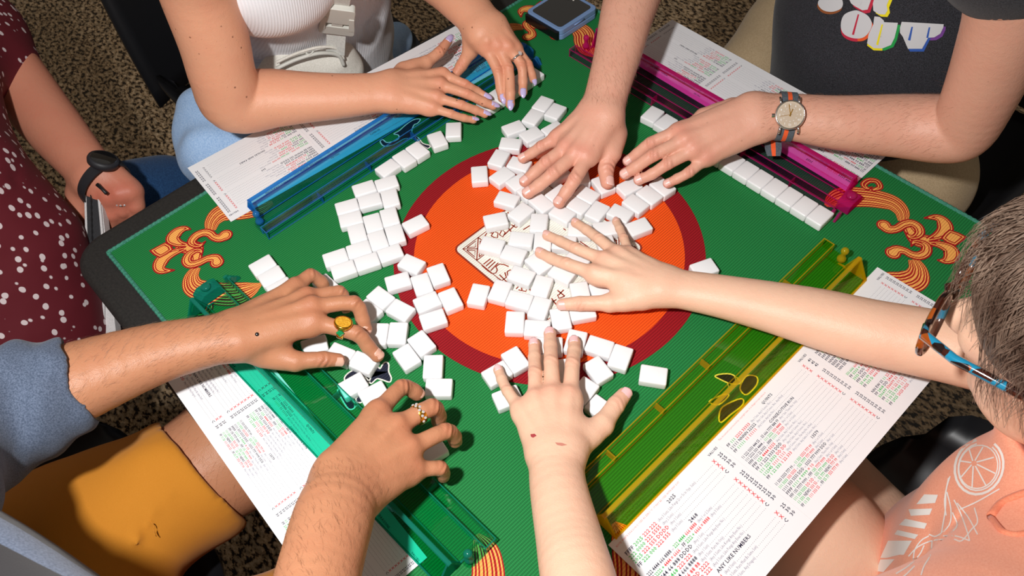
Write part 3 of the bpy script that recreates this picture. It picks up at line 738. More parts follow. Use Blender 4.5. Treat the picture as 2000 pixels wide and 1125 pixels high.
# ------------------------------------------------------------------ racks
def rack(name, label, tint, edge, O, l_dir, u_dir, l0, l1):
    """O: point on the table at l=0,u=0 (centre side); l_dir: the player's right; u_dir: towards the player"""
    ld_ = np.array(list(l_dir) + [0.0]); ld_ /= np.linalg.norm(ld_); ud = np.array(list(u_dir) + [0.0]); ud /= np.linalg.norm(ud)
    R_ = np.stack([ld_, ud, [0, 0, 1.0]], 1)
    if np.linalg.det(R_) < 0: pass
    root = empty(name, (O[0], O[1], 0.0009)); tag(root, label, 'tile rack', 'clear acrylic tile racks')
    A = mat_acrylic(name + '_acrylic_' + label.split()[0], tint)
    B = mat_acrylic_edge(name + '_edge_' + label.split()[0], edge, tuple(np.array(edge) ** 1.5))
    flip = np.linalg.det(R_) < 0
    def put(mb_, nm, mt, par=root, smooth=False, bevel=0):
        if flip: mb_.f = [f[::-1] for f in mb_.f]
        return mb_.build(nm, mt, par, smooth, bevel, xf=(R_, (0, 0, 0)))
    # pusher arm: hollow channel with cross ribs
    pu = MB(); pu.box(l0 + .004, l1, 0, .0014, 0, .0125); pu.box(l0 + .004, l1, .0125, .0139, 0, .0125); pu.box(l0 + .004, l1, .0014, .0125, .0110, .0125)
    pu.box(l1 - .0016, l1, .0014, .0125, 0, .011)
    pusher = put(pu, 'pusher_arm', A)
    eb = MB()
    for u in (0.0002, .0135): eb.tube([(l0 + .004, u, .0126), (l1, u, .0126)], .0007, 6); eb.tube([(l0 + .004, u, .0006), (l1, u, .0006)], .0006, 6)
    eb.tube([(l1, .0002, 0), (l1, .0002, .0126), (l1, .0137, .0126), (l1, .0137, 0)], .0007, 6)
    put(eb, 'pusher_edge', B, pusher)
    n = 6
    for i in range(1, n):
        l = l0 + (l1 - l0) * i / n - .008
        rb = MB(); rb.box(l, l + .0016, .0014, .0125, .0005, .011); put(rb, 'rib', B, pusher)
    # base plate and tile ledge
    bp_ = MB(); bp_.box(l0 + .012, l1 - .012, .0145, .067, .0008, .0026); put(bp_, 'base_plate', A)
    rd = MB()
    rd.prism([(.038, .0026), (.0405, .0026), (.0495, .0265), (.0470, .0265)], 'x', l0 + .010, l1 - .010)
    ridge = put(rd, 'slanted_ledge', A)
    bk = MB(); bk.prism([(.0500, .0262), (.0518, .0268), (.0672, .0026), (.0650, .0026)], 'x', l0 + .010, l1 - .010); put(bk, 'back_slope', A)
    cap = MB(); cap.prism([(.0466, .0262), (.0520, .0268), (.0512, .0285), (.0474, .0281)], 'x', l0 + .009, l1 - .009); put(cap, 'top_ridge', B)
    ft = MB(); ft.tube([(l0 + .012, .0668, .002), (l1 - .012, .0668, .002)], .0011, 6); ft.tube([(l0 + .012, .039, .003), (l1 - .012, .039, .003)], .0007, 6); put(ft, 'foot_edge', B)
    for le in (l0 + .010, l1 - .012):
        en = MB(); en.prism([(.030, .0008), (.038, .0026), (.0470, .0280), (.0518, .0280), (.068, .0008)], 'x', le, le + .002); put(en, 'end_wall', B)
    # right end: tab with peg
    tabp = [(l1 - .014, .0139), (l1 + .001, .0139), (l1 + .001, .030)] + [(l1 - .0065 + .0075 * math.cos(a), .030 + .0075 * math.sin(a)) for a in np.linspace(0, math.pi, 9)] + [(l1 - .014, .030)]
    tb_ = MB(); tb_.prism(tabp, 'z', 0.0003, .0035); put(tb_, 'end_tab', A)
    pg = MB(); pg.lathe([(.0052, .0), (.0052, .004), (.0036, .0065), (.0026, .0115), (.0032, .0125), (.0045, .0150), (.0046, .0175), (.0034, .0200), (.001, .021)], (l1 - .0065, .030, .0035), 14)
    put(pg, 'peg', B, smooth=True)
    # left end: hinge block with round button and small front bracket
    hb = MB(); hb.prism([(.012, .0005), (.012, .0135), (.018, .0165), (.036, .0165), (.043, .011), (.045, .0005)], 'x', l0 - .010, l0 + .008); hinge = put(hb, 'hinge_block', B, bevel=.0012)
    bt = MB(); bt.lathe([(.0062, 0), (.0062, .003), (.0045, .0045), (.001, .005)], (l0 - .001, .027, .0165), 14); put(bt, 'hinge_button', B, hinge, smooth=True)
    br = MB(); br.prism([(-.013, .0005), (0, .0005), (0, .0125), (-.004, .0125), (-.013, .003)], 'x', l0 + .001, l0 + .0045); br.prism([(-.009, .0005), (.003, .0005), (.003, .010), (-.002, .010)], 'x', l0 - .006, l0 - .003)
    put(br, 'hinge_bracket', B, hinge)
    return root
def on(v): return v / np.linalg.norm(v)
rack('tile_rack', 'yellow clear acrylic tile rack in front of the peach shirt', (.985, .965, .55), (.97, .80, .10), (0.2355, 0.005), (0, 1), (1, 0), -.225, .232)
rack('tile_rack', 'blue clear acrylic tile rack in front of the white tank top', (.66, .90, .96), (.16, .58, .93), (-0.2660, 0.0), (0, -1), (-1, 0), -.238, .240)
rack('tile_rack', 'pink clear acrylic tile rack under the watch arm', (.975, .71, .90), (.90, .12, .52), (-0.005, 0.2865), (-1, 0), (0, 1), -.226, .236)
a_ = math.radians(2.3)
rack('tile_rack', 'teal clear acrylic tile rack under the ringed hands at lower left', (.52, .94, .86), (.10, .66, .56), (-0.010, -0.3040), (math.cos(a_), math.sin(a_)), (math.sin(a_), -math.cos(a_)), -.232, .234)

# ------------------------------------------------------------------ score cards with printed text
GL = {}
def glyph(ch, bold):
    k = (ch, bold)
    if k in GL: return GL[k]
    def width(s):
        cu = bpy.data.curves.new('t', 'FONT'); cu.body = s; cu.resolution_u = 1; cu.offset = 0.018 if bold else 0.0
        ob = bpy.data.objects.new('t', cu); me = bpy.data.meshes.new_from_object(ob)
        v = np.array([x.co[:] for x in me.vertices]) if len(me.vertices) else np.zeros((0, 3))
        f = [tuple(p.vertices) for p in me.polygons]
        bpy.data.objects.remove(ob); bpy.data.curves.remove(cu); bpy.data.meshes.remove(me)
        return v, f
    v, f = width(ch); hv, _ = width('H' + ch + 'H'); h2, _ = width('HH')
    adv = (np.ptp(hv[:, 0]) - np.ptp(h2[:, 0])) if len(hv) else .3
    GL[k] = (v, f, adv + .05); return GL[k]
def text_into(mb_, s, x, y, size, bold=True, sx=1.0, z=0.0, align='l'):
    wd = sum((glyph(c, bold)[2] if c != ' ' else .26) for c in s) * size * sx
    if align == 'r': x -= wd
    elif align == 'c': x -= wd / 2
    for c in s:
        if c == ' ': x += .26 * size * sx; continue
        v, f, adv = glyph(c, bold)
        if len(v): mb_.add([(x + q[0] * size * sx, y + q[1] * size, z) for q in v], f)
        x += adv * size * sx
    return x
PANELS = [
 [('h', 'NOTE: WHITE DRAGON IS USED AS ZERO "0". IT MAY BE USED WITH ANY SUIT.'), ('t', '2025'),
  ('FFFF *g2025 *r222 222', '(Any 3 Suits, Like Pungs 2s or 5s in Opp. Suits)', 'X 25'), ('*g222 0000 *r222 5555', '(Any 2 Suits)', 'X 25'), ('*g2025 *r222 555 DDDD', '(Any 3 Suits)', 'X 30'), ('FF *g222 000 *r222 555', '(Any 3 Suits)', 'C 30'),
  ('t', '2468'),
  ('222 4444 666 8888 -or- *g222 4444 *r666 8888', '(Any 1 or 2 Suits)', 'X 25'), ('FF *g2222 + *r4444 = 6666 -or- FF *g2222 + *r6666 = 8888', '(Any 3 Suits)', 'X 25'), ('22 444 66 888 DDDD', '(Any 1 Suit)', 'X 25'),
  ('FFFF *g2468 *r222 222', '(Any 3 Suits, Like Pungs Any Even No.)', 'X 25'), ('FFF 22 44 666 8888', '(Any 1 Suit)', 'X 25'), ('*g222 444 *r666 88 88', '(Any 3 Suits, Pairs 8s Only)', 'X 25'), ('FF 2222 *rDDDD 2222', '(Any 3 Suits, Like Kongs Any Even No.)', 'X 25'), ('22 44 66 88 *r222 222', '(Any 3 Suits, Like Pungs Any Even No.)', 'C 30'),
  ('t', 'ANY LIKE NUMBERS'), ('FF *g1111 D *r1111 D 11', '(Any 3 Suits)', 'X 25'), ('FFFF *g11 *r111 111 11', '(Any 3 Suits, Pairs Must Be Same Suit)', 'X 30'), ('FF *g111 *r111 111 DDD', '(Any 3 Suits, Any Dragon)', 'C 30')],
 [('h', 'This document is protected by copyright laws. It is illegal to reproduce it.'), ('t', 'QUINTS'),
  ('FF *g111 *r2222 33333', '(Any 3 Suits, Any 3 Consec. Nos.)', 'X 40'), ('11111 NNNN 22222', '(Any 1 Suit, Any 2 Consec. Nos., Any Wind)', 'X 45'), ('FF *g11111 *r11 11111', '(Any 3 Suits, Any Like Nos.)', 'X 45'),
  ('t', 'CONSECUTIVE RUN'),
  ('11 222 3333 444 55 -or- 55 666 7777 888 99', '(Any 1 Suit, These Nos. Only)', 'X 25'), ('111 2222 333 4444 -or- *g111 2222 *r333 4444', '(Any 1 or 2 Suits)', 'X 25'), ('FFFF 1111 22 3333 -or- FFFF *g1111 *r22 3333', '(Any 1 or 3 Suits)', 'X 25'),
  ('FFF *g123 *r4444 5555', '(Any 3 Suits, Any 5 Consec. Nos.)', 'X 25'), ('FF 11 222 3333 DDD', '(Any 1 Suit, Any 3 Consec. Nos.)', 'X 25'), ('*g111 222 3333 *rDD DD', '(Any 3 Suits, Any 3 Consec. Nos.)', 'X 30'), ('*g112345 *r1111 1111', '(Any 5 Consec. Nos., Pair Any No. in Run)', 'X 30'), ('FF *g1 22 333 *r1 22 333', '(Any 2 Suits, Any Same 3 Consec. Nos.)', 'C 30'),
  ('t', '13579'),
  ('11 333 5555 777 99 -or- *g11 333 *r5555 777 99', '(Any 1 or 3 Suits)', 'X 25'), ('*g111 3333 *r333 5555 -or- *g555 7777 *r777 9999', '(Any 2 Suits)', 'X 25'), ('1111 333 5555 DDD -or- 5555 777 9999 DDD', '(Any 1 Suit)', 'X 25'), ('FFFF *g1111 + 9999 *r= 10', '(Any 2 Suits, These Nos. Only)', 'X 25'),
  ('FFF 135 7777 9999 -or- FFF *g135 *r7777 9999', '(Any 1 or 3 Suits)', 'X 25'), ('*g111 333 5555 *rDD DD -or- *g555 777 9999 *rDD DD', '(Any 3 Suits)', 'X 30'), ('*g11 333 NEWS *r333 55 -or- *g55 777 NEWS *r777 99', '(Any 2 Suits)', 'X 30'), ('FF *g11 33 *r111 333 55 -or- FF *g55 77 *r555 777 99', '(Any 3 Suits)', 'C 30')],
 [('h', ''), ('t', 'WINDS - DRAGONS'),
  ('NNNN EEE WWW SSSS', '(Any Wind)', 'X 25'), ('FF *g123 *rDD *gDDD *rDDDD', '(Any 3 Dragons)', 'X 25'), ('FFF NN *gEE *rWWW SSSS', '(Any Suit)', 'X 25'), ('FFFF DDD *gNEWS *rDDDD', '(Any 2 Dragons)', 'X 25'), ('NNNN *g1 *r11 111 SSSS', '(Any Like Odd Nos. in 3 Suits)', 'X 25'), ('EEEE *g2 *r22 222 WWWW', '(Any Like Even Nos. in 3 Suits)', 'X 25'), ('NN EEE WWW SS 2025', '(2025 Any 1 Suit)', 'X 30'), ('NN EE WWW SSS DDDD', '(Kong Any Dragon)', 'C 30'),
  ('t', '369'),
  ('*g333 6666 *r666 9999 -or- *g333 6666 *r666 9999', '(Any 2 or 3 Suits)', 'X 25'), ('FF *g3333 + *r6666 = 9999', '(Any 1 or 3 Suits)', 'X 25'), ('*g3333 DDD *r3333 DDD', '(Any 2 Suits)', 'X 25'), ('FFF 3333 *r369 *g9999', '(Any 2 Suits)', 'X 25'), ('*g33 66 99 *r3333 3333', '(Any 3 Suits)', 'X 30'), ('FF *g333 D *r666 D 999 D', '(Any 3 Suits)', 'C 30'),
  ('t', 'SINGLES AND PAIRS'),
  ('NN EW SS *g11 *r22 33 44', '(Any 1 Suit)', 'C 50'), ('FF *g2468 DD *r2468 DD', '(Any 2 Suits)', 'C 50'), ('*g336699 *r336699 33', '(Any 3 Suits)', 'C 50'), ('FF *g11 22 *r11 22 11 22', '(Any 3 Suits)', 'C 50'), ('*g11 33 55 77 99 *r11 11', '(Any 3 Suits)', 'C 50'), ('FF *g2025 *r2025 2025', '(Any 3 Suits)', 'C 75')]]
PW, PH = 0.1575, 0.1350
def panel_text(rows):
    mbs = {k: MB() for k in INKS}
    y = PH - 0.0100; z = 0
    nrows = len(rows); dy = min(0.0058, (PH - 0.018) / (nrows + 1.2)); sz = dy * 1.0
    for r_ in rows:
        if r_[0] == 'h':
            text_into(mbs['p'], r_[1], 0.004, PH - 0.0085, 0.0030, False, .82)
            text_into(mbs['k'], 'VALUES', PW - 0.003, PH - 0.0125, 0.0040, True, .95, align='r'); y = PH - 0.0145; continue
        if r_[0] == 't':
            y -= dy * 0.25; text_into(mbs['k'], r_[1], PW * .5, y, sz, True, .9, align='c'); y -= dy; continue
        code, par, val = r_; x = 0.005; col = 'k'; sxx = .92 if len(code) < 30 else (.78 if len(code) < 42 else .68)
        for tok in code.split(' '):
            if tok.startswith('*'): col = tok[1]; tok = tok[2:]
            if tok.startswith('-or'): x = text_into(mbs['s'], 'or', x, y, sz * .7, False, .6) + .0010; col = 'k'; continue
            c_ = 'k' if tok[:2] in ('FF', 'DD', 'NE', 'SS', 'WW') and col != 'r' else col
            x = text_into(mbs[c_], tok, x, y, sz, True, sxx) + 0.26 * sz * sxx
        x = text_into(mbs['s'], par, x + .001, y, sz * .82, False, .58)
        x += .0015
        while x < PW - 0.022:
            mbs['k'].add([(x, y, z), (x + .0005, y, z), (x + .0005, y + .0005, z), (x, y + .0005, z)], [(0, 1, 2, 3)]); x += .0022
        a, b = val.split(' ')
        text_into(mbs['r' if a == 'X' else 'k'], a, PW - 0.0155, y, sz, True, .95, align='r'); text_into(mbs['k'], b, PW - 0.004, y, sz, True, .95, align='r')
        y -= dy
    out = {}
    for k, mb_ in mbs.items():
        if mb_.v:
            me = bpy.data.meshes.new('printed_text'); me.from_pydata(mb_.v, [], mb_.f); me.update(); me.materials.append(INKS[k]); out[k] = me
    return out
PTXT = [panel_text(r_) for r_ in PANELS]
bmc = MB(); bmc.box(0, PW - .0001, 0, PH, 0, .0006)
PANEL_ME = bpy.data.meshes.new('card_panel'); PANEL_ME.from_pydata(bmc.v, [], bmc.f); PANEL_ME.update(); PANEL_ME.materials.append(CARD)
def card(label, corner, right, scale=(1, 1), tilts=(0, 0, 0), z=0.0012):
    """corner: bottom-left corner as its reader sees it; right: reading direction"""
    r_ = np.array(right, float); r_ /= np.linalg.norm(r_); ang = math.atan2(r_[1], r_[0])
    root = empty('score_card', (corner[0], corner[1], z + .0026), ang); root.rotation_euler[0] = -math.atan(.0026 / PH); tag(root, label, 'card', 'folded printed score cards')
    root.scale = (scale[0], scale[1], 1)
    x = 0.0
    for i in range(3):
        pn = link('card_panel', PANEL_ME, None, root); pn.location = (x, 0, 0.0)
        for k, me in PTXT[i].items():
            tx = link('printed_text', me, None, pn); tx.location = (0, 0, .00075); tx['kind'] = 'stuff'
        x += PW
    return root
card('white printed score card under the yellow rack, closest to the peach shirt', (0.4235, -0.2190), (0, 1), scale=(1, .905), z=.0006)
b0 = np.array([-0.456, -0.250]); b1 = np.array([-0.4225, 0.221]); d_ = b0 - b1
card('white printed score card under the blue rack and the freckled arm', b1, d_, scale=(1, .95), z=.0006)
card('white printed score card under the pink rack and watch arm', (0.2110, 0.4500), (-1, 0.02), scale=(.835, .865), z=.0006)
t0 = np.array([-0.203, -0.4370]); t1 = np.array([0.185, -0.4520])
card('white printed score card under the teal rack beside the mustard shorts', t0, t1 - t0, scale=(.82, .735), z=.0006)

# ------------------------------------------------------------------ flip phone
CASE = plain('phone_case_blue', srgb(120, 150, 195), rough=0.42)
GLASS = plain('phone_glass', (0.006, 0.006, 0.007, 1), rough=0.06, spec=0.8, coat=1.0)
HINGE = plain('phone_hinge', (0.02, 0.02, 0.025, 1), rough=0.2, metal=0.7)
ph = empty('flip_phone', (-0.3145, 0.3435, 0.0009)); tag(ph, 'closed flip phone in a pale blue case at the far mat corner', 'phone')
hx, hy = 0.0385, 0.0435
for nm, z0, z1 in (('case_lower', 0.0, 0.0088), ('case_upper', 0.0094, 0.0182)):
    m_ = MB(); m_.prism(rounded_rect(-hx, hx, -hy + .003, hy, .008, 5), 'z', z0, z1); m_.build(nm, CASE, ph, bevel=.0012)
m_ = MB(); m_.prism(rounded_rect(-hx + .0065, hx - .0065, -hy + .009, hy - .0065, .006, 5), 'z', .0180, .0186); cv = m_.build('cover_screen', GLASS, ph)
m_ = MB(); m_.prism(rounded_rect(-hx + .003, hx - .003, -hy - .002, -hy + .0045, .002, 3), 'z', .0022, .0158); m_.build('hinge', HINGE, ph, bevel=.0008)
for k in range(2):
    m_ = MB(); m_.lathe([(.0052, 0), (.0052, .0014), (.0040, .0018), (.001, .0018)], (-.026 + .0135 * k, .030, .0184), 16); m_.build('camera_lens', GLASS, ph, smooth=True)
m_ = MB(); m_.lathe([(.0015, 0), (.0015, .0006), (.0004, .0008)], (-.002, .030, .0184), 10); m_.build('flash_lamp', plain('phone_lamp', (.8, .78, .7, 1)), ph)
m_ = MB(); m_.tube([(hx + .0004, -.01, .0135), (hx + .0004, .012, .0135)], .0012, 8); m_.build('side_button', CASE, ph, smooth=True)
# ------------------------------------------------------------------ signed-distance modelling of bodies
def smin(a, b, k):
    h = np.clip(0.5 + 0.5 * (b - a) / k, 0, 1)
    return b + (a - b) * h - k * h * (1 - h)
class Prim:
    __slots__ = ('a', 'b', 'ra', 'rb', 'n', 'sa', 'sb')
    def __init__(s, a, b, ra, rb, n=None, sa=1.0, sb=None):
        s.a = np.asarray(a, np.float32); s.b = np.asarray(b, np.float32); s.ra = ra; s.rb = rb
        s.n = None if n is None else np.asarray(n, np.float32); s.sa = sa; s.sb = sa if sb is None else sb
    def __call__(s, Q):
        ab = s.b - s.a; L2 = float(ab @ ab) + 1e-12
        q = Q - s.a
        t = np.clip((q @ ab) / L2, 0, 1)
        q = q - t[..., None] * ab
        r = s.ra + (s.rb - s.ra) * t
        if s.n is not None:
            c = q @ s.n; k = s.sa + (s.sb - s.sa) * t
            q = q + (c * (k - 1))[..., None] * s.n
        return np.sqrt((q * q).sum(-1)) - r
class Poly:
    """tapered limb along a polyline: hard union of its cones, so that it does not swell at the joints"""
    def __init__(s, pts, rs, n=None, sq=None):
        s.pr = [Prim(pts[i], pts[i + 1], rs[i], rs[i + 1], n, 1.0 if sq is None else sq[i], 1.0 if sq is None else sq[i + 1]) for i in range(len(pts) - 1)]
        s.a = np.asarray(pts[0], np.float32); s.b = np.asarray(pts[-1], np.float32); s.ra = rs[0]; s.rb = rs[-1]
    def __call__(s, Q):
        D = s.pr[0](Q)
        for p in s.pr[1:]: D = np.minimum(D, p(Q))
        return D
def sph(c, r, n=None, s=1.0): return Prim(c, np.asarray(c) + 1e-4, r, r, n, s)
class SDF:
    """core prims blended softly; detail prims blended tightly; each chain (finger) blends with the core only"""
    def __init__(s, kcore=0.012, kdet=0.005, kchain=0.0022, kjoin=0.006):
        s.core = []; s.det = []; s.chains = []; s.kc = kcore; s.kd = kdet; s.kh = kchain; s.kj = kjoin; s.cut = []; s.disp = None
    def bounds(s, pad):
        lo = np.full(3, 9.); hi = np.full(3, -9.)
        pl = []
        for p in s.core + s.det + [q for c in s.chains for q in c]: pl += p.pr if isinstance(p, Poly) else [p]
        for p in pl:
            for c, r in ((p.a, p.ra), (p.b, p.rb)):
                lo = np.minimum(lo, c - r - pad); hi = np.maximum(hi, c + r + pad)
        return lo, hi
    def eval(s, Q, centers=None, rad=0.0):
        """Q: (nb, m, 3) points in blocks; centers: (nb,3) for culling"""
        shp = Q.shape[:-1]
        def acc(D, prims, k):
            for p in prims:
                if centers is None: D[...] = smin(D, p(Q), k)
                elif isinstance(p, Poly):
                    E_ = np.full(shp, 1.0, np.float32)
                    for q in p.pr:
                        i = np.nonzero(q(centers) < rad + 0.02)[0]
                        if len(i): E_[i] = np.minimum(E_[i], q(Q[i]))
                    D = smin(D, E_, k)
                else:
                    i = np.nonzero(p(centers) < rad + 0.02)[0]
                    if len(i): D[i] = smin(D[i], p(Q[i]), k)
            return D
        D = acc(np.full(shp, 1.0, np.float32), s.core, s.kc)
        D = acc(D, s.det, s.kd)
        out = D.copy()
        for ch in s.chains:
            E = np.full(shp, 1.0, np.float32); E = acc(E, ch, s.kh)
            out = smin(out, smin(D, E, s.kj), 0.0018)
        for p, k in s.cut:
            out = -smin(-out, p(Q), k)
        if s.disp is not None: out = out + s.disp(Q)
        return out
    def mesh(s, h):
        lo, hi = s.bounds(0.012); B = 8
        nb = np.ceil((hi - lo) / (h * B)).astype(int) + 1
        gx = [lo[i] + (np.arange(nb[i]) * B + (B - 1) / 2) * h for i in range(3)]
        C = np.stack(np.meshgrid(*gx, indexing='ij'), -1).reshape(-1, 3).astype(np.float32)
        dc = np.concatenate([s.eval(c[:, None, :])[:, 0] for c in np.array_split(C, max(1, len(C) // 200000))])
        rad = B * h * 0.87
        V = np.repeat(np.where(dc > 0, 1.0, -1.0).astype(np.float32)[:, None], B ** 3, 1)
        act = np.nonzero(np.abs(dc) < rad * 1.35 + 0.004)[0]
        o1 = (np.arange(B) - (B - 1) / 2) * h
        off = np.stack(np.meshgrid(o1, o1, o1, indexing='ij'), -1).reshape(-1, 3).astype(np.float32)
        for ch in np.array_split(act, max(1, len(act) // 600)):
            if len(ch): V[ch] = s.eval(C[ch][:, None, :] + off[None], C[ch], rad)
        V = V.reshape(nb[0], nb[1], nb[2], B, B, B).transpose(0, 3, 1, 4, 2, 5).reshape(nb[0] * B, nb[1] * B, nb[2] * B)
        return nets(V, lo, h)
def nets(V, lo, h):
    S = V < 0
    nx, ny, nz = V.shape
    cnt = np.zeros((nx - 1, ny - 1, nz - 1), np.int8)
    cs = [(i, j, k) for i in (0, 1) for j in (0, 1) for k in (0, 1)]
    for i, j, k in cs: cnt += S[i:nx - 1 + i, j:ny - 1 + j, k:nz - 1 + k]
    mix = (cnt > 0) & (cnt < 8)
    I = np.argwhere(mix)
    val = {c: V[I[:, 0] + c[0], I[:, 1] + c[1], I[:, 2] + c[2]] for c in cs}
    sm = np.zeros((len(I), 3)); n = np.zeros(len(I))
    for a in cs:
        for ax in range(3):
            if a[ax] == 0:
                b = list(a); b[ax] = 1; b = tuple(b); va, vb = val[a], val[b]
                m = (va < 0) != (vb < 0); t = np.where(m, va / np.where(m, va - vb, 1), 0)
                p = np.zeros((len(I), 3)); p[:] = a; p[:, ax] += t
                sm += np.where(m[:, None], p, 0); n += m
    verts = lo + (I + sm / n[:, None]) * h
    idx = -np.ones(mix.shape, np.int64); idx[mix] = np.arange(len(I))
    # argwhere order == boolean-mask order
    faces = []
    for ax in range(3):
        sl0 = [slice(None)] * 3; sl1 = [slice(None)] * 3; sl0[ax] = slice(0, -1); sl1[ax] = slice(1, None)
        A, Bm = S[tuple(sl0)], S[tuple(sl1)]
        E = np.argwhere(A != Bm)
        o = [i for i in range(3) if i != ax]
        ok = (E[:, o[0]] > 0) & (E[:, o[1]] > 0) & (E[:, o[0]] < mix.shape[o[0]]) & (E[:, o[1]] < mix.shape[o[1]]) & (E[:, ax] < mix.shape[ax])
        E = E[ok]
        def g(d0, d1):
            q = E.copy(); q[:, o[0]] += d0; q[:, o[1]] += d1; return idx[q[:, 0], q[:, 1], q[:, 2]]
        quad = np.stack([g(-1, -1), g(0, -1), g(0, 0), g(-1, 0)], 1)
        fl_ = A[E[:, 0], E[:, 1], E[:, 2]]
        if ax == 1: fl_ = ~fl_
        quad[~fl_] = quad[~fl_][:, ::-1]
        faces.append(quad)
    F = np.concatenate(faces); F = F[(F >= 0).all(1)]
    return verts, F
def smooth_mesh(v, F, it=2, lam=0.5):
    n = len(v); i0 = F.ravel(); i1 = np.roll(F, -1, 1).ravel(); src = np.concatenate([i0, i1]); dst = np.concatenate([i1, i0])
    c = np.maximum(np.bincount(src, minlength=n), 1)
    for _ in range(it):
        acc = np.stack([np.bincount(src, weights=v[dst, k], minlength=n) for k in range(3)], 1)
        v = v + lam * (acc / c[:, None] - v)
    return v

def np_mesh(name, v, F):
    me = bpy.data.meshes.new(name)
    me.vertices.add(len(v)); me.vertices.foreach_set('co', np.asarray(v, np.float32).ravel())
    me.loops.add(F.size); me.loops.foreach_set('vertex_index', F.astype(np.int32).ravel())
    me.polygons.add(len(F)); me.polygons.foreach_set('loop_start', np.arange(0, F.size, F.shape[1], dtype=np.int32))
    me.update(calc_edges=True); me.shade_smooth(); return me

def un(v): v = np.asarray(v, float); return v / (np.linalg.norm(v) + 1e-12)

class Px:
    """photo crop -> world joint with radius; z in millimetres above the mat, r in crop pixels"""
    def __init__(s, ox, oy, k): s.o = (ox, oy); s.k = k
    def __call__(s, x, y, z): return P(s.o[0] + x * s.k, s.o[1] + y * s.k, z=z * .001)
    def r(s, p, r): return r * s.k * depth(p) / FPX
FULL = Px(0, 0, 1.0)

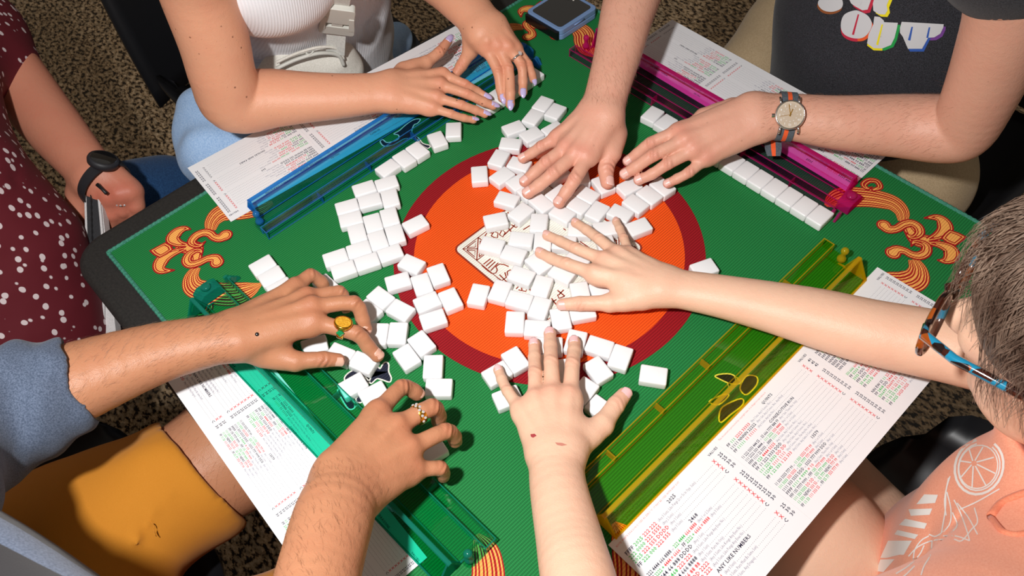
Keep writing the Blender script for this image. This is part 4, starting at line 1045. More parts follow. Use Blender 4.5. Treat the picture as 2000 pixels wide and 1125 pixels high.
def build_arm(X, fingers, thumb, wrist, arm, thumb_up=None, thick=1.0, h=0.0016, spread=(.62, .25, -.14, -.55), knuckle=1.0, tendon=1.0, pip=1.0, wflat=1.30, thenar=1.0, wrink=1.0):
    """X: crop mapper of the hand. fingers: 4 lists of 4 (x,y,z) + radius; thumb the same; wrist (x,y,z,r) in crop px;
    arm: list of (px,py,z,rpx) in full photo pixels from just behind the wrist towards the shoulder"""
    S = SDF(); info = {'tips': [], 'pips': [], 'mcps': []}
    wp = X(*wrist[:3]); wr = X.r(wp, wrist[3])
    Fs = []
    for (pts, r) in fingers:
        w_ = [X(*q) for q in pts]; rr = X.r(w_[1], r); rs = np.array([1.08, 1.0, .93, .82]) * rr
        w_[3] = w_[3] - un(w_[3] - w_[2]) * rs[3]
        Fs.append((w_, rs))
    T = [X(*q) for q in thumb[0]]; tr = X.r(T[2], thumb[1]); trs = np.array([1.35, 1.12, 1.0, .84]) * tr
    T[3] = T[3] - un(T[3] - T[2]) * trs[3]
    mid = (Fs[1][0][0] + Fs[2][0][0]) / 2
    axis = un(mid - wp); lat = Fs[0][0][0] - Fs[3][0][0]; lat = un(lat - axis * (lat @ axis))
    up = np.cross(axis, lat); up = up if up[2] > 0 else -up; up = un(up)
    info.update(up=up, axis=axis, lat=lat, wrist=wp, wr=wr)
    # metacarpals and palm
    for i, (w_, rs) in enumerate(Fs):
        cp = wp + lat * wr * spread[i] + axis * wr * 0.35
        mc = w_[0] - up * rs[0] * 0.15
        S.core.append(Prim(cp, mc, wr * 0.56, rs[0] * 1.12))
        S.det.append(sph(w_[0] + up * rs[0] * 0.30, rs[0] * 0.92 * knuckle))
        if tendon: S.det.append(Prim(cp + up * wr * .42 + axis * wr * .5, w_[0] + up * rs[0] * .95, .0016, .0030 * tendon))
    pm = wp * .35 + mid * .65 - up * 0.006
    S.core.append(Prim(wp - up * .004, pm, wr * .62, .0135 * thick))
    S.core.append(Prim((Fs[0][0][0] + wp) / 2 - up * .004, (Fs[3][0][0] + wp) / 2 - up * .004, .011 * thick, .011 * thick))
    # knuckle row web
    for i in range(3): S.core.append(Prim(Fs[i][0][0] - up * .003 - axis * .006, Fs[i + 1][0][0] - up * .003 - axis * .006, Fs[i][1][0] * .85, Fs[i + 1][1][0] * .85))
    # thumb metacarpal + webbing
    S.core.append(Prim(T[0], T[1], trs[0] * thenar, trs[1] * 1.05))
    S.core.append(Prim(wp + lat * wr * .45 * (1 if (T[0] - wp) @ lat > 0 else -1), T[0], wr * .5, trs[0] * .9 * thenar))
    S.core.append(Prim((T[0] + T[1]) / 2, (Fs[0][0][0] * .55 + wp * .45), trs[1] * .75, .0085))
    # forearm
    prev, pr, ps = wp, wr, wflat
    A = [FULL(q[0], q[1], q[2]) for q in arm]; AR = [FULL.r(a, q[3]) for a, q in zip(A, arm)]
    flats = list(np.linspace(wflat * .93, 1.0, max(2, len(A))))
    allp = [np.append(np.append(p_, r_), f_) for p_, r_, f_ in zip([wp] + A, [wr] + AR, [wflat] + flats)]
    sp_ = spline(allp, 4); S.core.append(Poly([q[:3] for q in sp_], [q[3] for q in sp_], up, [q[4] for q in sp_]))
    info['arm'] = A; info['armr'] = AR
    # fingers
    for i, (w_, rs) in enumerate(Fs):
        fp = spline([np.append(p_, r_) for p_, r_ in zip(w_, [rs[0], rs[1] * .97, rs[2] * .97, rs[3]])], 3); ch = [Poly([q[:3] for q in fp], [q[3] for q in fp])]
        d01 = un(w_[1] - w_[0]); d12 = un(w_[2] - w_[1]); d23 = un(w_[3] - w_[2])
        u1 = un(up - un(d01 + d12) * (up @ un(d01 + d12)))
        ch.append(sph(w_[1] + u1 * rs[1] * .14, rs[1] * .95 * pip)); ch.append(sph(w_[2] + u1 * rs[2] * .06, rs[2] * .98))
        ch.append(sph(w_[3] - un(up) * rs[3] * .12, rs[3] * 1.02))
        S.chains.append(ch)
        u3 = un(up - d23 * (up @ d23)); info['tips'].append((w_[3], d23, u3, rs[3])); info['pips'].append((w_[1], rs[1], d01, d12, u1)); info['mcps'].append((w_[0], rs[0]))
        info.setdefault('fing', []).append((w_, rs))
    fp = spline([np.append(p_, r_) for p_, r_ in zip(T[1:], trs[1:])], 4); ch = [Poly([q[:3] for q in fp], [q[3] for q in fp]), sph(T[2] + up * trs[2] * .05, trs[2] * 1.0)]
    S.chains.append(ch); d = un(T[3] - T[2]); tu = up if thumb_up is None else un(thumb_up); tu = un(tu - d * (tu @ d))
    info['thumb'] = (T[3], d, tu, trs[3]); info['tip_thumb_ip'] = (T[2], trs[2], d, d, tu)
    v, F = S.mesh(h); v = smooth_mesh(v, F, 2, .45)
    fm = np.clip(-((v - wp) @ axis) / (wr * 1.2) - .1, 0, 1)[:, None]
    for _ in range(5): v = v * (1 - fm) + smooth_mesh(v, F, 1, .6) * fm
    red = np.zeros(len(v)); wk = np.zeros(len(v))
    def blob(arr, c, s, a): arr += a * np.exp(-((v - c) ** 2).sum(1) / (s * s))
    for c, d_, u_, r in info['tips'] + [info['thumb']]: blob(red, c + d_ * r * .3, r * 1.6, .34)
    for c, r in info['mcps']: blob(red, c + up * r, r * 1.3, .30)
    for c, r, d1, d2, u_ in info['pips'] + [info['tip_thumb_ip']]:
        blob(red, c + u_ * r, r * 1.0, .32)
        t_ = un(d1 + d2); q = v - c; al = q @ t_; g = np.exp(-(al / (r * .75)) ** 2) * (np.sqrt((q * q).sum(1)) < r * 1.6) * np.clip((q @ u_) / r, 0, 1)
        wk += wrink * g * np.sin(al / .0011 + 2.2 * np.sin((q @ np.cross(t_, u_)) / .004)) * .5
    return v, F, red, wk, info

def add_nail(par, c, d, u, r, mt, ext=0.15, wid=.80, length=1.35, back=.75, almond=0.0, name='fingernail', lift=0.02):
    s = np.cross(d, u); nu, nv = 9, 8; V = []; th = .0004
    for layer in (0, 1):
        for j in range(nv):
            t = j / (nv - 1); al = -back * r + t * (length + ext) * r
            wd = wid * (1 - .12 * (1 - t)) * math.sqrt(max(0.02, 1 - max(0, (t - (.80 - almond * .45)) / (.21 + almond * .47)) ** 2))
            if j == 0: wd *= .80
            for i in range(nu):
                a = (i / (nu - 1) - .5) * 2 * wd * 1.15
                # surface follows the rounded tip: drop towards the end
                over = max(0.0, al - r * .25) / r
                rad = r * (1.02 + lift) - (.26 * r * over * over if almond == 0 else .16 * r * over * over)
                p = c + d * al + (math.sin(a) * s * .98 + math.cos(a) * u) * rad - u * layer * th
                V.append(p)
    F = []
    for j in range(nv - 1):
        for i in range(nu - 1):
            q = (j * nu + i, j * nu + i + 1, (j + 1) * nu + i + 1, (j + 1) * nu + i)
            F.append(q); F.append(tuple(x + nu * nv for x in q[::-1]))
    loop = [i for i in range(nu)] + [j * nu + nu - 1 for j in range(1, nv)] + [(nv - 1) * nu + i for i in range(nu - 2, -1, -1)] + [j * nu for j in range(nv - 2, 0, -1)]
    for a, b in zip(loop, loop[1:] + loop[:1]): F.append((b, a, a + nu * nv, b + nu * nv))
    return mesh_obj(name, np.array(V), F, mt, par, smooth=True)

def make_person(label, skin, parts, extra=None, group=None):
    """parts: list of (v,F,red,wk) joined into one body mesh"""
    vs, fs, rd, wk, n = [], [], [], [], 0
    for v, F, r, w_ in parts:
        vs.append(v); fs.append(F + n); rd.append(r); wk.append(w_); n += len(v)
    me = np_mesh('person', np.concatenate(vs), np.concatenate(fs))
    for nm, arr in (('red', np.concatenate(rd)), ('wrinkle', np.concatenate(wk))):
        at = me.attributes.new(nm, 'FLOAT', 'POINT'); at.data.foreach_set('value', arr.astype(np.float32))
    o = link('person', me, skin); tag(o, label, 'person', group); return o
def blob_part(S, h):
    v, F = S.mesh(h); v = smooth_mesh(v, F, 2, .5); z = np.zeros(len(v)); return v, F, z, z
def nails(par, info, mt, thumb=True, **kw):
    for q in info['tips']: add_nail(par, *q, mt, **kw)
    if thumb:
        k2 = dict(kw); add_nail(par, *info['thumb'], mt, **k2)
def cloth(S, h, name, mt, par):
    v, F = S.mesh(h); v = smooth_mesh(v, F, 2, .5)
    me = np_mesh(name, v, F); return link(name, me, mt, par)
def folds(amp, freq, dirs, seed=0):
    r_ = np.random.default_rng(seed); K = [(un(np.array(d) + r_.normal(0, .15, 3)) * freq * r_.uniform(.7, 1.4), r_.uniform(0, 6)) for d in dirs for _ in range(2)]
    def f(Q):
        out = np.zeros(Q.shape[:-1], np.float32)
        for k, ph_ in K:
            warp = np.sin(Q @ (k[[1, 2, 0]] * .45).astype(np.float32) + ph_) * 1.2
            out += np.sin(Q @ k.astype(np.float32) + ph_ + warp).astype(np.float32)
        return out * (amp / len(K))
    return f

NAIL = plain('nail_natural', srgb(238, 188, 176), rough=0.28, spec=0.6)
NAIL_T = plain('nail_tan', srgb(224, 174, 152), rough=0.3, spec=0.6)
NAIL_P = plain('nail_pink', srgb(248, 200, 200), rough=0.2, spec=0.6)
NAIL_L = plain('nail_lavender', srgb(200, 186, 232), rough=0.15, spec=0.7, coat=0.5)
SK_W = mat_skin('skin_freckled', srgb(222, 160, 128), srgb(214, 118, 92), freckle=1.0)
SK_M = mat_skin('skin_fair_pink', srgb(222, 166, 142), srgb(216, 118, 100), freckle=0.25)
SK_C = mat_skin('skin_pale', srgb(234, 190, 162), srgb(222, 142, 118))
SK_B = mat_skin('skin_tan', srgb(190, 132, 98), srgb(176, 96, 70), freckle=0.2)
SK_L = mat_skin('skin_ruddy', srgb(206, 136, 110), srgb(196, 96, 78), freckle=0.6)

# ================================================================== woman in the white tank top (far left side)
X = Px(700, 60, .19)
WA = build_arm(X,
    [([(872, 452, 50), (1095, 552, 44), (1215, 622, 30), (1345, 700, 21)], 50), ([(845, 560, 50), (1118, 652, 45), (1285, 733, 31), (1420, 785, 21)], 53),
     ([(812, 690, 46), (1058, 765, 41), (1205, 818, 30), (1335, 868, 21)], 49), ([(770, 800, 40), (950, 856, 36), (1085, 898, 26), (1215, 922, 18)], 44)],
    ([(470, 420, 45), (690, 335, 42), (830, 225, 44), (945, 80, 46)], 56), (300, 630, 52, 205),
    [(675, 187, 56, 44), (600, 190, 60, 50), (530, 192, 62, 58), (462, 196, 70, 64), (436, 150, 110, 62), (418, 80, 160, 66), (385, -20, 230, 72), (370, -90, 280, 80)], thumb_up=(0.55, -0.55, .6), h=.0016, wrink=.4)
WB = build_arm(X,
    [([(1320, 190, 66), (1432, 415, 48), (1462, 600, 30), (1492, 735, 19)], 56), ([(1432, 165, 68), (1540, 385, 50), (1560, 640, 31), (1560, 800, 19)], 56),
     ([(1540, 178, 66), (1672, 345, 50), (1690, 520, 33), (1690, 675, 22)], 54), ([(1625, 190, 60), (1745, 345, 46), (1783, 450, 33), (1808, 535, 23)], 46)],
    ([(1180, 60, 70), (1150, 215, 52), (1060, 360, 36), (985, 470, 28)], 60), (1300, -40, 84, 195),
    [(905, 5, 92, 44), (870, -35, 98, 52), (800, -95, 105, 62), (720, -160, 160, 64), (640, -200, 260, 72)], h=.0016, wrink=.5)
st = SDF(kcore=.05)
wt = np.array([-0.640, 0.075, 0.0])
st.core = [Prim(wt + (0, 0, -.30), wt + (.0, 0, .0), .12, .115, (1, 0, 0), 1.15), Prim(wt + (0, 0, .06), (-.490, -.030, .215), .090, .080), Prim(WA[4]['arm'][-1], (-.48, -.04, .245), WA[4]['armr'][-1] * .8, .06), Prim(WB[4]['arm'][-1], (-.48, -.04, .245), WB[4]['armr'][-1] * .8, .06)]
woman = make_person('person in a white ribbed tank top with lavender nails, both hands over the blue rack', SK_W, [WA[:4], WB[:4], blob_part(st, .008)])
NK = dict(ext=.95, wid=.74, almond=1.0, back=.65)
nails(woman, WA[4], NAIL_L, **NK); nails(woman, WB[4], NAIL_L, thumb=False, **NK)
def mat_ribknit():
    m, t, b = nt('white_rib_knit'); tc = N(t, 'ShaderNodeTexCoord')
    wv = N(t, 'ShaderNodeTexWave', bands_direction='Y'); wv.inputs['Scale'].default_value = 95; wv.inputs['Distortion'].default_value = .3
    t.links.new(tc.outputs['Object'], wv.inputs['Vector'])
    bp = N(t, 'ShaderNodeBump'); bp.inputs['Strength'].default_value = .5; bp.inputs['Distance'].default_value = .0007
    t.links.new(wv.outputs[0], bp.inputs['Height']); t.links.new(bp.outputs[0], b.inputs['Normal'])
    t.links.new(ramp(t, wv.outputs[0], [(0, (.82, .82, .86, 1)), (1, (.90, .90, .94, 1))]), b.inputs['Base Color']); b.inputs['Roughness'].default_value = .9
    return m
sd = SDF(kcore=.06)
sd.core = [Prim(wt + (0, 0, -.20), wt + (.005, 0, -.02), .128, .122, (1, 0, 0), 1.12), Prim(wt + (.005, 0, -.02), wt + (.005, 0, .09), .122, .118), Prim(wt + (.005, 0, .09), (-.490, -.03, .215), .116, .108),
           sph(P(548, 14, x=-.565), .070), sph(P(655, 12, x=-.565), .066)]
sd.disp = folds(.0025, 60, [(0, .3, 1), (.3, -.3, 1)], 3)
cloth(sd, .006, 'tank_top', mat_ribknit(), woman)
JEAN_L = mat_fabric('light_blue_denim', srgb(150, 185, 228), srgb(176, 206, 242), weave=900, fold=14, fold_d=.008)
sd = SDF(kcore=.04)
sd.core = [Prim(wt + (-.02, -.06, -.27), (-.40, -.075, -.235), .105, .09), Prim(wt + (-.02, .07, -.27), (-.40, .11, -.235), .105, .09), Prim(wt + (-.04, -.09, -.24), wt + (-.04, .09, -.24), .115, .115)]
sd.disp = folds(.004, 55, [(1, .4, 0), (.6, -.5, .4)], 5)
cloth(sd, .007, 'blue_trousers', JEAN_L, woman)
sd = SDF(kcore=.02)      # bunched denim showing at her elbow side and hip
sd.core = [Prim(P(400, 215, x=-.62), P(420, 290, x=-.56), .045, .06), Prim(P(420, 290, x=-.56), P(480, 290, x=-.52), .055, .05)]
sd.disp = folds(.008, 60, [(1, .4, .5), (.6, -.5, .4)], 6)
cloth(sd, .005, 'blue_overshirt', JEAN_L, woman)
sd = SDF(kcore=.02); sd.core = [Prim(P(735, 110, x=-.62), P(775, 75, x=-.66), .035, .030), Prim(P(735, 110, x=-.62), P(700, 160, x=-.60), .035, .04)]
sd.disp = folds(.006, 80, [(1, .4, .5), (.6, -.5, .4)], 7)
cloth(sd, .005, 'blue_shirt_tail', JEAN_L, woman)

# ================================================================== man in the dark T-shirt (far right side)
X = Px(980, 160, .23114)
MA = build_arm(X,
    [([(722, 640, 48), (620, 820, 42), (548, 930, 29), (455, 1055, 20)], 60), ([(628, 610, 50), (440, 770, 44), (318, 872, 30), (180, 962, 20)], 60),
     ([(545, 560, 48), (378, 678, 42), (284, 762, 29), (160, 870, 20)], 57), ([(465, 478, 42), (335, 548, 36), (258, 600, 27), (142, 662, 19)], 51)],
    ([(950, 440, 48), (925, 600, 40), (882, 735, 30), (895, 905, 20)], 68), (845, 250, 70, 178),
    [(1190, 165, 82, 42), (1208, 100, 95, 46), (1230, 10, 115, 53), (1262, -70, 135, 58), (1330, -170, 165, 62), (1430, -260, 250, 66), (1530, -320, 330, 72)], thumb_up=(.75, .1, .6), h=.0016)
X2 = Px(1190, 160, .2044)
MB_ = build_arm(X2,
    [([(650, 480, 62), (398, 585, 52), (268, 688, 36), (138, 785, 24)], 62), ([(715, 560, 62), (425, 700, 52), (255, 815, 36), (105, 905, 24)], 65),
     ([(800, 655, 55), (557, 784, 46), (407, 882, 33), (237, 955, 23)], 60), ([(915, 735, 46), (765, 862, 38), (650, 925, 29), (518, 988, 20)], 54)],
    ([(1180, 260, 50), (900, 330, 34), (760, 420, 26), (640, 500, 22)], 62), (1440, 330, 72, 215),
    [(1540, 228, 72, 44), (1640, 240, 72, 52), (1760, 246, 72, 61), (1845, 252, 80, 66), (1882, 248, 92, 60), (1912, 190, 140, 66), (1945, 110, 200, 74), (1975, 20, 262, 82), (1980, -60, 310, 88)], h=.0017, tendon=.7)
mt_ = np.array([0.100, 0.690, 0.0])
st = SDF(kcore=.05)
st.core = [Prim(mt_ + (0, 0, -.28), mt_ + (0, 0, .05), .14, .145), Prim(mt_ + (0, 0, .05), mt_ + (0, .0, .28), .13, .12), Prim(MA[4]['arm'][-1], mt_ + (-.10, -.03, .33), .045, .05), Prim(MB_[4]['arm'][-1], mt_ + (.10, -.03, .33), .05, .05)]
man = make_person('person in a charcoal printed T-shirt with a watch, both hands in the tiles', SK_M, [MA[:4], MB_[:4], blob_part(st, .008)])
nails(man, MA[4], NAIL); nails(man, MB_[4], NAIL, thumb=False)
CHAR = mat_fabric('charcoal_jersey', srgb(34, 34, 38), srgb(62, 62, 68), weave=1500, fold=7, fold_d=.004)
sd = SDF(kcore=.06)
sd.core = [Prim(mt_ + (-.025, -.005, -.12), mt_ + (-.025, -.01, .02), .168, .178), Prim(mt_ + (-.01, -.01, .02), mt_ + (-.01, .0, .30), .172, .155), Prim(MA[4]['arm'][-1], mt_ + (-.10, -.02, .33), .068, .09), Prim(MA[4]['arm'][-2], MA[4]['arm'][-1], .058, .068)]
sa = FULL(1990, -62, 300); sb_ = FULL(1985, -130, 340)
sd.core += [Prim(sa, sb_, FULL.r(sa, 92), FULL.r(sb_, 96)), Prim(sb_, mt_ + (.09, -.02, .32), .07, .10)]
sd.disp = folds(.0035, 38, [(.5, .2, 1), (-.6, .3, .8)], 11)
shirt_m = cloth(sd, .006, 'charcoal_t_shirt', CHAR, man)
KHAKI = mat_fabric('khaki_cotton', srgb(176, 152, 118), srgb(196, 172, 138), weave=1100, fold=12, fold_d=.006)
sd = SDF(kcore=.04)
sd.core = [Prim(P(1560, 60, z=-.16), P(1480, 150, z=-.20), .085, .085), Prim(P(1560, 60, z=-.16), mt_ + (.0, .05, -.25), .085, .11), Prim(mt_ + (.06, .02, -.24), P(1760, 345, z=-.20), .115, .10), Prim(P(1760, 345, z=-.20), P(1700, 420, z=-.24), .10, .09)]
sd.disp = folds(.004, 50, [(.5, .8, 0), (.6, -.5, .4)], 12)
cloth(sd, .007, 'khaki_trousers', KHAKI, man)

# ================================================================== person in the peach shirt (near right side)
X = Px(1030, 410, .2044)
CA = build_arm(X,
    [([(628, 605, 34), (372, 515, 31), (225, 462, 24), (88, 392, 18)], 62), ([(730, 475, 36), (462, 368, 33), (312, 300, 25), (158, 228, 18)], 58),
     ([(850, 415, 35), (685, 280, 32), (565, 192, 25), (435, 105, 18)], 55), ([(975, 425, 31), (922, 275, 27), (882, 182, 22), (838, 88, 17)], 46)],
    ([(1090, 850, 28), (790, 890, 26), (500, 895, 24), (275, 905, 20)], 70), (1330, 735, 36, 188),
    [(1400, 577, 40, 43), (1500, 598, 46, 51), (1600, 622, 52, 60), (1700, 648, 58, 65), (1800, 668, 66, 68), (1900, 690, 80, 70), (2010, 720, 110, 74), (2120, 800, 170, 84)], thumb_up=(.6, -.55, .6), h=.0016, thick=.8, tendon=.8, knuckle=.85, thenar=.9, pip=.97, wrink=.35)
X2 = Px(940, 630, .28444)
CB = build_arm(X2,
    [([(612, 500, 36), (626, 290, 32), (638, 200, 24), (638, 108, 18)], 53), ([(492, 495, 38), (480, 275, 34), (475, 165, 25), (470, 48, 18)], 53),
     ([(372, 520, 36), (370, 350, 32), (366, 240, 24), (362, 120, 18)], 50), ([(262, 588, 31), (182, 472, 27), (142, 392, 21), (108, 302, 17)], 42)],
    ([(650, 850, 34), (830, 705, 30), (922, 570, 27), (1008, 462, 24)], 62), (515, 925, 40, 180),
    [(1090, 950, 52, 54), (1111, 1050, 74, 63), (1128, 1125, 92, 71), (1155, 1230, 110, 78), (1220, 1340, 130, 84), (1420, 1420, 190, 90), (1620, 1450, 250, 100)], thumb_up=(.35, .3, .8), h=.0016, thick=.8, tendon=.8, knuckle=.85, thenar=.85, pip=.97, wrink=.35)
# head
Fw = un((-.95, -.12, -.20)); Lf = un(np.cross([0, 0, 1.0], Fw)); Up = np.cross(Fw, Lf); Up = Up if Up[2] > 0 else -Up
if Lf[1] > 0: Lf = -Lf
HC = P(1805, 655, z=.25) - Fw * .110 - Lf * .066 - Up * .022
def hd(f, l, u): return HC + Fw * f + Lf * l + Up * u
sh = SDF(kcore=.030, kdet=.010)
sh.core = [Prim(hd(-.035, 0, .030), hd(.015, 0, .030), .078, .074), Prim(hd(.030, 0, -.015), hd(.045, 0, -.065), .056, .036), Prim(hd(.0, .028, -.02), hd(.025, .022, -.06), .045, .032), Prim(hd(.0, -.028, -.02), hd(.025, -.022, -.06), .045, .032),
           Prim(hd(-.03, 0, -.05), hd(-.06, 0, -.15), .052, .056), Prim(hd(-.06, 0, -.15), (.60, .06, .10), .058, .10), Prim((.60, -.10, .14), (.60, .17, .12), .06, .06)]
sh.det = [Prim(hd(.080, 0, .012), hd(.101, 0, -.016), .009, .013), sph(hd(.093, .008, -.018), .008), sph(hd(.093, -.008, -.018), .008), sph(hd(.076, .022, -.006), .020), sph(hd(.076, -.022, -.006), .020),
          Prim(hd(.078, -.016, -.048), hd(.078, .016, -.048), .007, .007), Prim(hd(.082, -.014, -.040), hd(.082, .014, -.040), .005, .005), sph(hd(.068, 0, -.082), .014), Prim(hd(.082, .034, .022), hd(.080, .012, .020), .006, .006), Prim(hd(.082, -.034, .022), hd(.080, -.012, .020), .006, .006),
          Prim(hd(-.012, .076, .018), hd(-.016, .079, -.024), .012, .009)]
hv = blob_part(sh, .0035)
child = make_person('person in a peach shirt and tortoiseshell glasses spreading both pale hands over the tiles', SK_C, [CA[:4], CB[:4], hv])
nails(child, CA[4], NAIL); nails(child, CB[4], NAIL_P)
for s in (1, -1):
    m_ = MB(); m_.lathe([(.0005, -.0115), (.007, -.009), (.0112, -.003), (.0112, .003), (.007, .009), (.0005, .0115)], (0, 0, 0), 14)
    m_.build('eye', plain('eye_white', (.8, .8, .8, 1), rough=.15), child, smooth=True, xf=(np.stack([Lf, Fw, Up], 1), hd(.066, s * .030, .006)))
# hair: cap shell + strands
HAIRC = noise_var('hair_brown', srgb(70, 52, 42), srgb(128, 104, 88), 60, rough=.5)
HAIRS = noise_var('hair_strand', srgb(84, 62, 50), srgb(168, 144, 126), 45, rough=.42)
sc_ = SDF(kcore=.03)
sc_.core = [Prim(hd(-.040, 0, .042), hd(.018, 0, .050), .088, .084), Prim(hd(-.05, .03, -.01), hd(-.06, .03, -.06), .058, .045), Prim(hd(-.05, -.03, -.01), hd(-.06, -.03, -.06), .058, .045)]
sc_.cut = [(Prim(hd(.11, 0, -.05), hd(.075, 0, .012), .070, .046), .012)]
cloth(sc_, .004, 'hair_cap', HAIRC, child)
hm = MB(); r_ = random.Random(5)
for i in range(1500):
    # strand: from crown over the head surface forward/down over the visible left side
    a = r_.uniform(-2.9, 1.25); ln = r_.uniform(.10, .20)
    pts = []; sag = r_.uniform(-.004, .006); ph0 = r_.uniform(0, 6)
    n_ = 9
    phi0 = r_.uniform(.05, .75); phi1 = r_.uniform(1.45, 2.05)
    for j in range(n_):
        t_ = j / (n_ - 1); ph_ = phi0 + (phi1 - phi0) * t_
        rr_ = 1.0 + sag * 6 + .022 * math.sin(ph0 + 5 * t_) * t_
        aa = a + .18 * math.sin(ph0 + 3 * t_)
        f_ = -.012 + .124 * math.sin(ph_) * math.cos(aa) * rr_; l_ = .096 * math.sin(ph_) * math.sin(-aa) * rr_; u_ = .042 + .096 * math.cos(ph_) * rr_
        if ph_ > 1.57: u_ -= (ph_ - 1.57) * .07
        pts.append(hd(f_, l_, u_))
    if any((((p_ - HC) @ Fw) > .070 and ((p_ - HC) @ Up) < .030 and ((p_ - HC) @ Lf) > -.035) for p_ in pts): continue
    hm.tube(pts, [.00055 * (1 - .75 * j / (n_ - 1)) for j in range(n_)], 3, cap=False)
hs = hm.build('hair_strands', HAIRS, child, smooth=True); hs['kind'] = 'stuff'
# peach shirt
PEACHC = mat_fabric('peach_cotton', srgb(236, 152, 122), srgb(246, 170, 140), weave=1500, fold=10, fold_d=.005, fold_s=.4)
sd = SDF(kcore=.05)
sd.core = [Prim((.575, .075, -.16), (.590, .055, .02), .125, .125, (1, 0, 0), 1.25), Prim((.590, .055, .02), (.600, .06, .115), .125, .105, (1, 0, 0), 1.2), Prim((.60, -.07, .12), (.60, .15, .10), .075, .075)]
s1 = CB[4]['arm']; s2 = CA[4]['arm']
sd.core += [Prim((.60, -.07, .12), s1[-1], .085, .07), Prim(s1[-1], s1[-2], .065, .062), Prim((.60, .14, .10), s2[-1], .07, .062)]
sd.cut = [(Prim(hd(-.06, 0, -.12), hd(-.03, 0, -.06), .062, .075), .01)]
sd.disp = folds(.0035, 40, [(.5, .5, 1), (-.6, .6, .8), (0, 1, .3)], 21)
shirt_c = cloth(sd, .005, 'peach_shirt', PEACHC, child)
sd = SDF(kcore=.04)     # bare thighs, sitting
sd.core = [Prim((.66, -.02, -.27), P(1560, 1060, z=-.17), .10, .085), Prim(P(1560, 1060, z=-.17), (.30, .00, -.18), .085, .062), Prim((.30, .00, -.18), (.28, .0, -.62), .06, .045), Prim((.66, .09, -.27), (.46, .075, -.25), .090, .075), Prim((.46, .075, -.25), (.30, .15, -.24), .075, .060), Prim((.30, .15, -.24), (.29, .2, -.62), .06, .045), Prim((.28, .0, -.62), (.24, .0, -.70), .045, .035), Prim((.29, .2, -.62), (.24, .2, -.70), .045, .035)]
lg = blob_part(sd, .006)
me = child.data
# legs belong to the same body mesh
bmj = bmesh.new(); bmj.from_mesh(me); tmp = np_mesh('tmp', lg[0], lg[1]); bmj.from_mesh(tmp); bmj.to_mesh(me); bmj.free(); bpy.data.meshes.remove(tmp); me.shade_smooth()

# ================================================================== man with mustard shorts (near left side)
X = Px(440, 500, .23114)
BA = build_arm(X,
    [([(760, 560, 62), (1105, 655, 50), (1205, 765, 34), (1322, 875, 20)], 68), ([(745, 430, 66), (1085, 400, 58), (1160, 540, 40), (1200, 665, 26)], 66),
     ([(700, 345, 60), (960, 305, 50), (1010, 390, 34), (1030, 470, 20)], 56), ([(600, 265, 48), (720, 165, 46), (815, 225, 32), (850, 285, 20)], 58)],
    ([(330, 830, 46), (590, 890, 40), (830, 875, 34), (1015, 880, 26)], 68), (40, 680, 70, 222),
    [(400, 668, 74, 54), (300, 692, 80, 64), (160, 742, 88, 82), (40, 790, 95, 96), (-90, 850, 110, 104), (-160, 980, 180, 106), (-150, 1150, 270, 115)], thumb_up=(.2, -.75, .55), h=.0017, tendon=1.2)
X2 = Px(580, 720, .26667)
BB = build_arm(X2,
    [([(600, 310, 78), (765, 140, 64), (855, 165, 50), (912, 205, 40)], 62), ([(735, 420, 82), (985, 285, 72), (1035, 350, 46), (1040, 400, 26)], 66),
     ([(830, 580, 78), (1085, 460, 66), (1150, 500, 44), (1165, 545, 26)], 62), ([(865, 740, 66), (1045, 730, 56), (1070, 770, 38), (1075, 800, 24)], 56)],
    ([(360, 640, 62), (470, 520, 44), (560, 440, 34), (640, 380, 26)], 62), (350, 880, 98, 255),
    [(652, 1010, 118, 76), (625, 1110, 140, 80), (600, 1220, 160, 90), (540, 1380, 190, 104), (400, 1520, 240, 112), (250, 1600, 300, 120)], h=.0017, tendon=1.0)
bt_ = np.array([-0.095, -0.735, 0.0])
st = SDF(kcore=.05); st.core = [Prim(bt_ + (-.01, -.06, -.25), bt_ + (-.01, -.06, .05), .09, .09), Prim(bt_ + (-.01, -.06, .05), (.165, -.71, .25), .09, .06), Prim(BA[4]['arm'][-1] - (0, .02, 0), BB[4]['arm'][-1], .05, .06)]
# bare legs
st.core += [Prim(P(240, 1030, z=-.16), P(500, 850, z=-.165), .078, .074), Prim(P(500, 850, z=-.165), (-.16, -.20, -.17), .070, .060), Prim((-.16, -.20, -.17), (-.17, -.20, -.66), .058, .045), Prim((.10, -.62, -.20), (.14, -.34, -.20), .085, .064), Prim((.14, -.34, -.20), (.10, -.36, -.66), .058, .045)]
bman = make_person('person in grey-blue sweater and mustard shorts gripping tiles with two ringed hands', SK_B, [BA[:4], BB[:4], blob_part(st, .006)])
nails(bman, BA[4], NAIL_T); nails(bman, BB[4], NAIL_T, thumb=False)
HEATH = mat_fabric('heather_blue_knit', srgb(72, 84, 104), srgb(104, 116, 138), weave=1300, fold=10, fold_d=.005)
HEATHD = mat_fabric('heather_stripe', srgb(40, 38, 38), srgb(66, 60, 58), weave=900)
sd = SDF(kcore=.03)
a_ = BA[4]['arm']; ar = BA[4]['armr']
s0 = P(112, 762, z=.090)
sd.core = [Prim(s0, a_[3], FULL.r(s0, 92), ar[3] * 1.12), Prim(a_[3], a_[4], ar[3] * 1.14, ar[4] * 1.15), Prim(a_[4], a_[5], ar[4] * 1.15, ar[5] * 1.15), Prim(a_[5], a_[6], ar[5] * 1.15, ar[6] * 1.15)]
